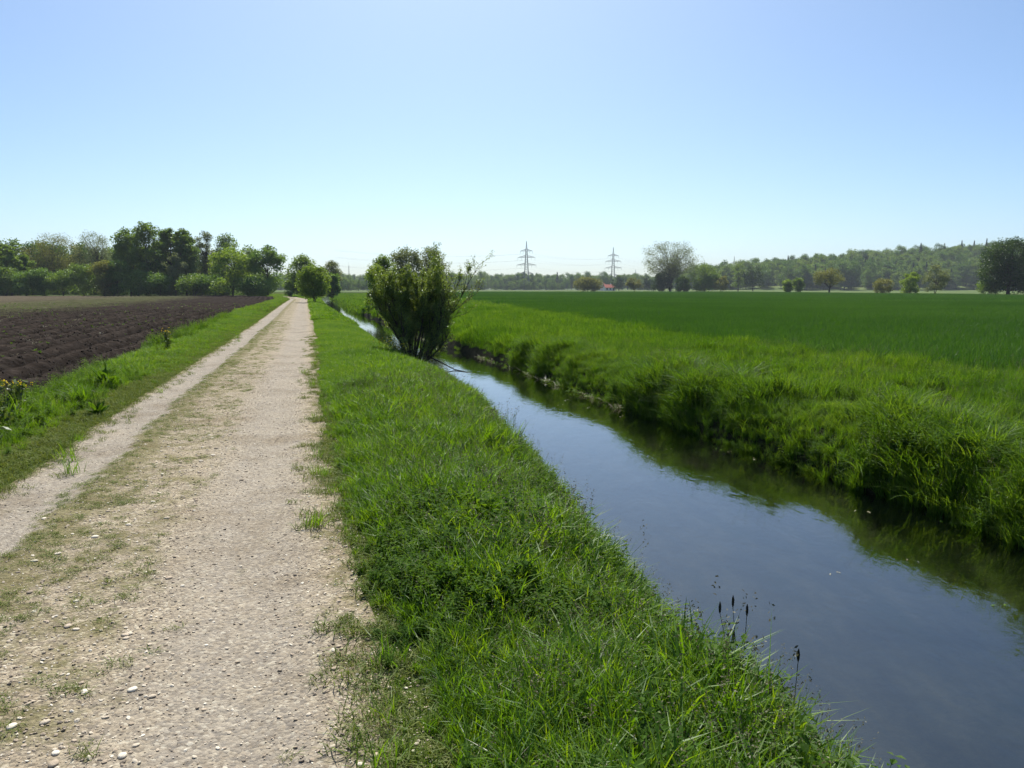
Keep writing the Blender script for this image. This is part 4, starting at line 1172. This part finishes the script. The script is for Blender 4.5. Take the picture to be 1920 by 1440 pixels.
# ---- the bush by the water
def stream_bush():
    rng = np.random.RandomState(5)
    b = Builder(); LP = []; LV = []
    def grow(p, d, L, r, lev, n):
        pts = [np.array(p, float)]; dd = np.array(d, float)
        for k in range(n):
            dd = dd + rng.normal(size=3) * (0.10 + 0.03 * lev) + np.array([0, 0, 0.06])
            dd /= np.linalg.norm(dd)
            pts.append(pts[-1] + dd * L / n)
        pts = np.array(pts)
        tube(b, pts, np.linspace(r, r * 0.35, n + 1), 6 if lev == 0 else (4 if lev == 1 else 3), cap=False)
        if lev >= 2:
            m = int((27 if lev == 2 else 30) * rng.uniform(.6, 1.3))
            if pts[n // 2][2] < 1.0 and pts[n // 2][0] > 0.1: m = int(m * 0.65)
            side = pts[n // 2][0]
            if side > 0.85: m = int(m * 0.35)
            for _ in range(m):
                j = rng.randint(0, n); q = pts[j] + (pts[j + 1] - pts[j]) * rng.rand() + rng.normal(size=3) * 0.035
                LP.append(q)
        if lev < 3:
            for _ in range([7, 6, 4][lev]):
                j = rng.randint(2 if lev == 0 else 1, n + 1)
                ax = rng.normal(size=3); ax /= np.linalg.norm(ax)
                nd = (pts[j] - pts[j - 1]); nd /= np.linalg.norm(nd)
                nd = nd + ax * 0.7; nd[2] += 0.38; nd /= np.linalg.norm(nd)
                grow(pts[j], nd, L * rng.uniform(.32, .5), r * (0.45 if lev == 0 else 0.55), lev + 1, max(3, n - 3))
    for k in range(19):
        az = k * 2.399 + rng.uniform(-.3, .3); sp = rng.uniform(0.06, 0.50)
        d = np.array([math.cos(az) * sp + 0.04, math.sin(az) * sp, 1.0]); d /= np.linalg.norm(d)
        base = np.array([math.cos(az) * 0.35 * rng.rand(), math.sin(az) * 0.25 * rng.rand(), -0.12])
        grow(base, d, rng.uniform(1.7, 2.4), rng.uniform(0.022, 0.04), 0, 8)
    # two bent outer stems towards the water and a trailing branch
    for d, L in (((0.60, -.1, .8), 1.75), ((0.45, -.25, 1.0), 2.1), ((.75, -.2, .75), 1.2)):
        d = np.array(d); d /= np.linalg.norm(d)
        grow((0.35, -0.1, -0.12), d, L, 0.035, 0, 8)
    # leafy suckers filling the foot
    for k in range(26):
        az = rng.rand() * 6.28; d = np.array([math.cos(az) * .7, math.sin(az) * .7, 0.8])
        grow((math.cos(az) * .35, math.sin(az) * .3, -.1), d / np.linalg.norm(d), rng.uniform(.5, 1.0), .008, 2, 5)
    tr = np.array([(0.5, -.2, .1), (0.95, -.7, -.05), (1.35, -1.3, -.18), (1.75, -1.9, -.20), (2.1, -2.4, -.22)])
    tube(b, tr, np.linspace(.022, .008, 5), 5)
    P = np.array(LP)
    Vl, F, a = leaf_quads(rng, P, (.04, .075), 0.36)
    xx, yy = -3.02, 24.4
    root = tag(empty('willow_bush', (xx, yy, -0.45)), 'dark many-stemmed willow bush growing at the water edge of the near bank', 'bush')
    obj('stems', b.mesh('stems', [M['bark']], True), root)
    obj('crown', mesh('crown', Vl, F, [M['leaf_bush']], {'v': a}), root)
    print('bush leaves', len(P), 'height', P[:, 2].max(), 'width', np.percentile(P[:, 0], 1), np.percentile(P[:, 0], 99))
M['leaf_bush'] = leaf_mat('willow_leaves', [(0.0780, 0.1350, 0.0256), (0.1470, 0.2204, 0.0420), (0.2416, 0.3104, 0.0690)], 0.46, (1.35, 1.25, 0.5), 0.04, 0.4, 0.1)
stream_bush()

# ---- woods on the hill and across the plain: masses of trees
def crown_proto(rng, nm, mat, H, W, leaves, size, base, shape, nc=22, cr=.17):
    b, (V, F, a) = build_tree(rng, H, W, base=base, nc=nc, cr=cr, leaves=leaves, size=size, shape=shape, trunk_r=.22)
    tv = np.concatenate(b.V)
    me = mesh(nm, np.concatenate([V, tv]), F.tolist() + [[i + len(V) for i in f] for f in b.F], [M[mat], M['bark']], {'v': np.concatenate([a, np.concatenate(b.A)])}, False, [0] * len(F) + [1] * len(b.F))
    return bpy.data.objects.new(nm, me)

def spruce_arrays(rng, H, W, n=900):
    z = H * (0.06 + 0.94 * rng.rand(n) ** 1.2); r = (1 - z / H) * W / 2
    an = rng.rand(n) * 6.283; rr = r * rng.rand(n) ** .5
    P = np.stack([rr * np.cos(an), rr * np.sin(an), z - 0.25 * rr], -1)
    return leaf_quads(rng, P, (.7, 1.3), .5, .1)
rw = np.random.RandomState(91)
wood = [crown_proto(rw, 'wood_tree', 'leaf_wood', 19 + 2 * k % 5, 14 + k % 3, 2800, (.6, 1.05), .08, ['round', 'dome', 'dome', 'dome', 'round'][k], 34, .18) for k in range(5)]
sp_b = []
for k in range(2):
    V, F, a = spruce_arrays(rw, 21, 9)
    sp_b.append(bpy.data.objects.new('wood_spruce', mesh('wood_spruce', V, F, [M['needle']], {'v': a})))
ng_wood = scatter_group('wood', wood + sp_b)
rng = np.random.RandomState(92)
n = 2600
x = rng.uniform(150, 1000, n); y = 655 + 260 * rng.rand(n) ** 1.1
m_ = (x / y < 0.95) & (hill_z(x, np.full(n, 830.0)) > 1.5)
m_ &= ~((x < 230) & (y < 690))
z = hill_z(x, y)
sel = pick(rng, n, [([0, 1, 2, 3, 4], 24), ([5, 6], 1)])
sc_ = rng.uniform(.7, 1.1, n)
scatter('hill_forest', 'mixed spring woodland covering the long low hill', ng_wood, np.stack([x, y, z - .3], -1)[m_], sel[m_], np.stack([sc_, sc_, sc_ * rng.uniform(.8, 1.05, n)], -1)[m_], None, rng, .03)
n = 1100
x = rng.uniform(-420, 260, n); y = 880 + 130 * rng.rand(n)
sc_ = rng.uniform(.62, .95, n)
scatter('distant_wood', 'blue green line of woodland across the far plain', ng_wood, np.stack([x, y, np.full(n, -.3)], -1), pick(rng, n, [([0, 1, 2, 3, 4], 30), ([5, 6], 1)]), np.stack([sc_, sc_, sc_ * rng.uniform(.85, 1.1, n)], -1), None, rng, .03)
n = 260
x = rng.uniform(-330, 60, n); y = 800 + 60 * rng.rand(n)
sc_ = rng.uniform(.35, .6, n)
m_ = fbm(x * .02, y * 0, 71, 2) > .47
scatter('distant_wood', 'lower rounded copses standing before the far woodland line', ng_wood, np.stack([x, y, np.full(n, -.3)], -1)[m_], rng.randint(0, 5, n)[m_], np.stack([sc_ * 1.2, sc_ * 1.2, sc_], -1)[m_], None, rng, .03)
n = 500
x = rng.uniform(-320, -120, n) ; y = 240 + 90 * rng.rand(n)
x = np.where(rng.rand(n) < .6, x, rng.uniform(-210, -75, n))
m_ = (x / y < -0.315) & (x / y > -.8)
sc_ = rng.uniform(.55, .9, n)
scatter('wood_interior', 'shady inner trees filling the wood behind its front row', ng_wood, np.stack([x, y, np.full(n, -.2)], -1)[m_][:150], rng.randint(0, 5, n)[m_][:150], np.stack([sc_, sc_, sc_ * .9], -1)[m_][:150], None, rng, .03)
n = 150
x = rng.uniform(-175, -62, n); y = 200 + 40 * rng.rand(n)
m_ = (x / y < -0.305) & (x / y > -.72)
sc_ = rng.uniform(.18, .34, n)
scatter('undergrowth', 'dark tangled undergrowth between the stems of the wood', ng_wood, np.stack([x, y, np.full(n, -.8)], -1)[m_], rng.randint(0, 5, n)[m_], np.stack([sc_ * 1.6, sc_ * 1.6, sc_], -1)[m_], None, rng, .03)
n = 170
x = -150 + 130 * rng.rand(n); y = 420 + 160 * rng.rand(n)
m_ = (x / y > -.40) & (x / y < -.20)
sc_ = rng.uniform(.4, .62, n)
scatter('distant_wood', 'bluish copse glimpsed past the end of the track', ng_wood, np.stack([x * 1.05, y + 120, np.full(n, -.2)], -1)[m_], rng.randint(0, 5, n)[m_], np.stack([sc_, sc_, sc_ * .9], -1)[m_], None, rng, .03)
# spruces standing out on the crest
for k, (br, ds, top, lb) in enumerate([(762, 800, 84, 'broad dark conifer standing out on the hill crest'), (838, 815, 88, 'pointed spruce on the crest between the broad conifer and the chestnut'), (806, 820, 83, 'spruce behind the crest beside the pointed one'), (884, 800, 92, 'topmost spruce on the crest close to the big chestnut')]):
    xx = place(br, ds); z0 = float(hill_z(np.array(xx), np.array(float(ds)))) - .3
    Hh = hgt(top, ds) - z0
    V, F, a = spruce_arrays(np.random.RandomState(300 + k), Hh, Hh * (.5 if k == 0 else .32), 1100)
    root = tag(empty('spruce_tree', (xx, ds, z0)), lb, 'tree', 'conifers on the hill crest')
    b = Builder(); tube(b, [(0, 0, -.2), (0, 0, Hh * .5), (0, 0, Hh * .97)], [.28, .16, .03], 6)
    obj('trunk', b.mesh('trunk', [M['bark']], True), root)
    obj('crown', mesh('crown', V, F, [M['needle']], {'v': a}), root)

# ================================================================== pylons and lines
def lattice(b, p0, p1, h0, h1, nseg, r=.09, rb=.05):
    """square lattice mast from p0 to p1 with half widths h0 -> h1"""
    p0 = np.asarray(p0, float); p1 = np.asarray(p1, float)
    lev = []
    for i in range(nseg + 1):
        t = 1 - (1 - i / nseg) ** 1.25 if False else i / nseg
        c = p0 + (p1 - p0) * t; h = h0 + (h1 - h0) * t
        lev.append([c + np.array([sx * h, sy * h, 0]) for sx, sy in ((-1, -1), (1, -1), (1, 1), (-1, 1))])
    for i in range(nseg):
        for k in range(4):
            tube(b, [lev[i][k], lev[i + 1][k]], [r, r], 4)
            k2 = (k + 1) % 4
            tube(b, [lev[i][k], lev[i + 1][k2]], [rb, rb], 3, cap=False)
            tube(b, [lev[i][k2], lev[i + 1][k]], [rb, rb], 3, cap=False)

def crossarm_mesh(half, depth, w0, s):
    b = Builder()
    tip = np.array([s * half, 0, 0.0])
    for sy in (-1, 1):
        lo = np.array([s * w0, sy * w0, 0.0]); hi = np.array([s * w0, sy * w0, depth])
        tube(b, [lo, tip], [.20, .14], 4); tube(b, [hi, tip], [.20, .14], 4)
        for t0, t1 in ((0, .2), (.2, .4), (.4, .6), (.6, .8)):
            tube(b, [lo + (tip - lo) * t0, hi + (tip - hi) * t1], [.09, .09], 3, cap=False)
    return b.mesh('crossarm', [M['steel']])

def pylon(br, ds, rz, label, H=50.0, like=None):
    xx = place(br, ds)
    root = tag(empty('pylon', (xx, ds, -.1), rz), label, 'pylon', 'high voltage pylons')
    if like is None:
        b = Builder()
        lattice(b, (0, 0, 0), (0, 0, H * .30), 3.4, 2.1, 5, .24, .12)
        lattice(b, (0, 0, H * .30), (0, 0, H * .80), 2.1, .75, 10, .20, .10)
        lattice(b, (0, 0, H * .80), (0, 0, H), .75, .10, 5, .16, .07)
        obj('mast', b.mesh('mast', [M['steel']]), root)
        ib = Builder(); tube(ib, [(0, 0, 0), (0, 0, -1.2), (0, 0, -2.6)], [.05, .14, .05], 5)
        ins_me = ib.mesh('insulator', [M['steel']])
        for zf, half in ((.34, 7.0), (.515, 10.0), (.67, 9.0), (.80, 6.2)):
            hw = 2.1 + (.75 - 2.1) * (zf - .30) / .5
            for s in (-1, 1):
                arm = obj('crossarm', crossarm_mesh(half, 1.9, hw, s), root, (0, 0, H * zf))
                for f in (1.0, .55):
                    obj('insulator', ins_me, arm, (s * half * f, 0, -.02))
    else:
        for c in like.children:
            o = c.copy(); C.objects.link(o); o.parent = root
            for g in c.children:
                q = g.copy(); C.objects.link(q); q.parent = o
    return root
p1 = pylon(27, 830, R(-10), 'nearest and clearest lattice pylon above the far woodland, four crossarms')
p2 = pylon(189, 950, R(-14), 'fainter second lattice pylon above the red roofed house', like=p1)
p3 = pylon(415, 1230, R(-20), 'faint lattice pylon top rising behind the low end of the hill', like=p1)
p4 = pylon(231, 2050, R(-20), 'tiny faint pylon far away between the second pylon and the big willow', like=p1)
# guyed radio mast
b = Builder(); lattice(b, (0, 0, 0), (0, 0, 27), .35, .25, 14, .07, .04)
root = tag(empty('radio_mast', (place(-305, 900), 900, 0)), 'thin upright mast above the woodland past the track end', 'mast')
obj('mast_pole', b.mesh('mast_pole', [M['steel']]), root)
b = Builder(); tube(b, [(0, 0, 27), (0, 0, 31)], [.08, .04], 5)
obj('aerial', b.mesh('aerial', [M['steel']]), root)

def span(a, c, label):
    """the conductors strung between two pylons (a, c: root empties or points)"""
    A = np.array(a, float); B = np.array(c, float)
    root = tag(empty('power_line', tuple(A)), label, 'power line', 'spans of overhead line')
    d = B - A; L = np.linalg.norm(d[:2]); nrm = np.array([-d[1], d[0], 0]) / L
    for zf, half in ((.515, 10.0), (.67, 9.0), (.80, 6.2), (.34, 7.0)):
        for s in (-1, 1):
            t = np.linspace(0, 1, 15)
            pts = d[None, :] * t[:, None] + nrm[None] * (s * half)
            pts[:, 2] += 50 * zf - 2.7 - 4 * .022 * L * t * (1 - t)
            b = Builder(); tube(b, pts, .028, 4)
            obj('conductor', b.mesh('conductor', [M['wire']]), root)
span(p1.location, p2.location, 'faint power line span between the two clearest pylons')
span(p2.location, p3.location, 'faint power line span from the second pylon towards the hill')
span(p1.location, (place(-330, 760), 760, 0), 'faint power line span from the nearest pylon towards the track end')

# ================================================================== house beyond the field
def house(br, ds, L, D, Hw, Hr, rz, label):
    root = tag(empty('house', (place(br, ds), ds, -.05), rz), label, 'house', 'houses across the plain')
    b = Builder(); box(b, (0, 0, Hw / 2), (L, D, Hw))
    # gable walls
    for s in (-1, 1):
        V = np.array([[s * L / 2, -D / 2, Hw], [s * L / 2, D / 2, Hw], [s * L / 2, 0, Hw + Hr], [s * (L / 2 - .2), -D / 2, Hw], [s * (L / 2 - .2), D / 2, Hw], [s * (L / 2 - .2), 0, Hw + Hr]])
        b.add(V, [[0, 1, 2], [3, 5, 4], [0, 2, 5, 3], [1, 4, 5, 2]])
    obj('wall', b.mesh('wall', [M['plaster']]), root)
    b = Builder(); e = .5
    for s in (-1, 1):
        y0, y1 = s * (D / 2 + e), 0
        z0, z1 = Hw - e * Hr / (D / 2) + .06, Hw + Hr + .06
        V = np.array([[-L / 2 - e, y0, z0], [L / 2 + e, y0, z0], [L / 2 + e, y1, z1], [-L / 2 - e, y1, z1]])
        V2 = V + np.array([0, 0, .22])
        b.add(np.concatenate([V, V2]), [[0, 1, 2, 3], [7, 6, 5, 4], [0, 4, 5, 1], [1, 5, 6, 2], [2, 6, 7, 3], [3, 7, 4, 0]])
    rf = obj('roof', b.mesh('roof', [M['roof']]), root)
    b = Builder(); box(b, (L * .2, D * .12, Hw + Hr + .2), (.8, .8, 1.6)); obj('chimney', b.mesh('chimney', [M['plaster']]), rf)
    for k in range(3):
        b = Builder(); box(b, (-L / 2 + L * (k + .5) / 3, -D / 2 - .03, Hw * .55), (1.2, .06, 1.3))
        obj('window', b.mesh('window', [M['pane']]), root)
    b = Builder(); box(b, (L * .32, -D / 2 - .035, 1.05), (1.0, .07, 2.1)); obj('door', b.mesh('door', [M['bark']]), root)
house(182, 640, 8.0, 7, 2.5, 2.2, R(10), 'small white house with red roof half hidden between far trees')
house(171, 655, 6.0, 7, 3.6, 2.4, R(80), 'white gable house joined behind the red roofed one')

# ================================================================== plants that stand out
def yellow_weed(x, y, h, seed, label, nfl=16):
    rng = np.random.RandomState(seed)
    z = float(ground_z(x, y))
    root = tag(empty('flowering_weed', (x, y, z)), label, 'weed', 'yellow flowering weeds on the verge')
    b = Builder(); lf = []; fl = []
    for k in range(7):
        az = rng.rand() * 6.28; sp = rng.uniform(.05, .35)
        pts = [np.array([rng.normal() * .03, rng.normal() * .03, -.03])]
        d = np.array([math.cos(az) * sp, math.sin(az) * sp, 1.0])
        for q in range(6):
            d = d + rng.normal(size=3) * .08; d /= np.linalg.norm(d)
            pts.append(pts[-1] + d * h * rng.uniform(.75, 1.0) / 6)
        pts = np.array(pts); tube(b, pts, np.linspace(.006, .0025, 7), 4)
        for q in range(34):
            j = rng.randint(0, 6); t = pts[j] + (pts[j + 1] - pts[j]) * rng.rand()
            lf.append(t + rng.normal(size=3) * np.array([.045, .045, .02]) * (1.3 - j / 7))
        for q in range(4):
            tip = pts[6] + rng.normal(size=3) * np.array([.05, .05, .03]); tube(b, [pts[5], tip], [.0025, .0015], 3)
            for _ in range(5): fl.append(tip + rng.normal(size=3) * .011)
    mass('stem', b.mesh('stem', [M['herb']]), root)
    V, F, a = leaf_quads(rng, np.array(lf), (.05, .11), .42); mass('leaves', mesh('leaves', V, F, [M['weed']], {'v': a}), root)
    V, F, a = leaf_quads(rng, np.array(fl)[:nfl * 5], (.014, .022), .9); mass('flowers', mesh('flowers', V, F, [M['yellow']], {'v': a}), root)
M['weed'] = leaf_mat('weed_leaves', [(0.045, 0.075, 0.022), (0.08, 0.12, 0.035), (0.13, 0.17, 0.055)], 0.4, (1.3, 1.2, 0.5), 0.03, 0.45, 0.3)
yellow_weed(-5.55, 8.35, .80, 1, 'tallest bushy weed with yellow flowers at the verge near the photo edge')
yellow_weed(-5.95, 9.2, .72, 2, 'yellow flowering weed just behind the tallest one, against the soil')
yellow_weed(-5.35, 7.55, .55, 3, 'low bushy weed with few yellow flowers, nearest to the photo edge', 5)
yellow_weed(-6.35, 10.0, .60, 6, 'slender yellow flowering weed farthest back of the verge clump')
yellow_weed(-9.3, 21.6, .62, 4, 'lone yellow flowering weed further along the field margin')

def grass_tuft(x, y, h, seed, label, mat='grass', n=70, name='grass_tussock', cat='grass tuft', group='tussocks on the verge', w=(.006, .011), bend=(.2, .8)):
    rng = np.random.RandomState(seed)
    V, F, a = blades(rng, n, .13, (h * .6, h), w, bend, 4)
    o = obj(name, mesh(name, V, F, [M[mat]], {'v': a}), None, (x, y, float(ground_z(x, y))))
    tag(o, label, cat, group)
grass_tuft(-6.15, 11.3, .42, 11, 'bright green tussock on the verge just past the yellow weeds')
grass_tuft(-6.6, 13.0, .40, 12, 'second bright tussock on the verge, beside the dark dock plant')
grass_tuft(-0.12, 4.75, .40, 13, 'pale bleached tuft of bent grass in the middle of the near bank', 'straw', 34, 'bleached_tuft', 'grass tuft', None, (.008, .014), (.7, 1.5))
grass_tuft(3.9, 13.6, .75, 14, 'dark arching tussock on the far bank edge', 'tall', 110, 'grass_tussock', 'grass tuft', 'tussocks on the far bank', (.008, .014), (.5, 1.2))
grass_tuft(7.9, 17.4, .55, 15, 'dark upright tussock at the margin of the wheat', 'wheat', 90, 'grass_tussock', 'grass tuft', 'tussocks on the far bank', (.01, .016), (.1, .5))

def dock(x, y, h, seed, label):
    rng = np.random.RandomState(seed)
    root = tag(empty('dock_plant', (x, y, float(ground_z(x, y)))), label, 'plant', 'dock plants on the verge')
    V, F, a, m = rosette(rng, 16, h * .75, M['herb'], .3, (.5, 1.25)); mass('leaves', mesh('leaves', V, F, [m], {'v': a}), root)
    b = Builder()
    for k in range(3):
        tube(b, [(0, 0, 0), (rng.normal() * .03, rng.normal() * .03, h * .6), (rng.normal() * .08, rng.normal() * .08, h)], [.008, .006, .003], 4)
    mass('stem', b.mesh('stem', [M['herb']]), root)
dock(-6.75, 13.2, .55, 21, 'dark broad leaved dock plant on the verge by the ploughed field')
dock(-5.55, 10.6, .35, 22, 'small broad leaved dock plant at the track side of the verge')

def sedge(x, y, heads, seed, label):
    rng = np.random.RandomState(seed)
    z = float(ground_z(x, y))
    root = tag(empty('sedge_plant', (x, y, z)), label, 'sedge', 'sedges leaning over the water')
    V, F, a = blades(rng, 22, .06, (.2, .42), (.004, .008), (.2, .9), 4); mass('leaves', mesh('leaves', V, F, [M['grass']], {'v': a}), root)
    for (dx, dy, top) in heads:
        b = Builder(); tube(b, [(0, 0, 0), (dx * .4, dy * .4, (top - z) * .5), (dx, dy, top - z)], [.0022, .002, .0016], 4)
        obj('stem', b.mesh('stem', [M['seedhead']]), root)
        b = Builder(); t = np.linspace(0, 1, 6)
        tube(b, np.stack([dx + 0 * t, dy + 0 * t, top - z - .005 + t * .062], -1), [.002, .0055, .0066, .0064, .005, .001], 6)
        obj('spike', b.mesh('spike', [M['spike']]), root)
sedge(1.12, 3.72, [(-.08, .12, .09), (-.01, .14, .115), (.05, .10, .085), (-.06, -.06, .02)], 31, 'sedge with three dark spikes close together over the water')
sedge(1.22, 3.30, [(.05, .08, .06)], 32, 'sedge with a single dark spike lower down the near bank')

def buttercups(x, y, n, seed, label):
    rng = np.random.RandomState(seed)
    z = float(ground_z(x, y))
    root = tag(empty('buttercup_clump', (x, y, z)), label, 'flowers', 'yellow flowers on the near bank')
    b = Builder(); P = []
    for k in range(n):
        q = np.array([rng.normal() * .22, rng.normal() * .16, rng.uniform(.30, .46)])
        tube(b, [(q[0] * .8, q[1] * .8, 0), q], [.003, .002], 3); P += [q + rng.normal(size=3) * .008 for _ in range(4)]
    mass('stem', b.mesh('stem', [M['herb']]), root)
    V, F, a = leaf_quads(rng, np.array(P), (.028, .04), .9, .8); mass('flowers', mesh('flowers', V, F, [M['yellow']], {'v': a}), root)
buttercups(-3.75, 22.9, 16, 41, 'patch of yellow buttercups on the bank before the bush, nearer to the track')
buttercups(-3.35, 23.7, 18, 42, 'patch of yellow buttercups right under the streamside bush')

# ================================================================== the air
b = Builder(); box(b, (0, 1150, 45), (3600, 3300, 98))
hm_, nt, out = newmat('thin_haze')
pv = N(nt, 'ShaderNodeVolumePrincipled')
pv.inputs['Color'].default_value = (0.84, 0.91, 1.0, 1)
pv.inputs['Density'].default_value = 0.00015
pv.inputs['Anisotropy'].default_value = 0.0
nt.links.new(pv.outputs[0], out.inputs['Volume'])
hz = obj('haze', b.mesh('haze', [hm_]))
tag(hz, 'thin pale spring haze in the air', kind='stuff')
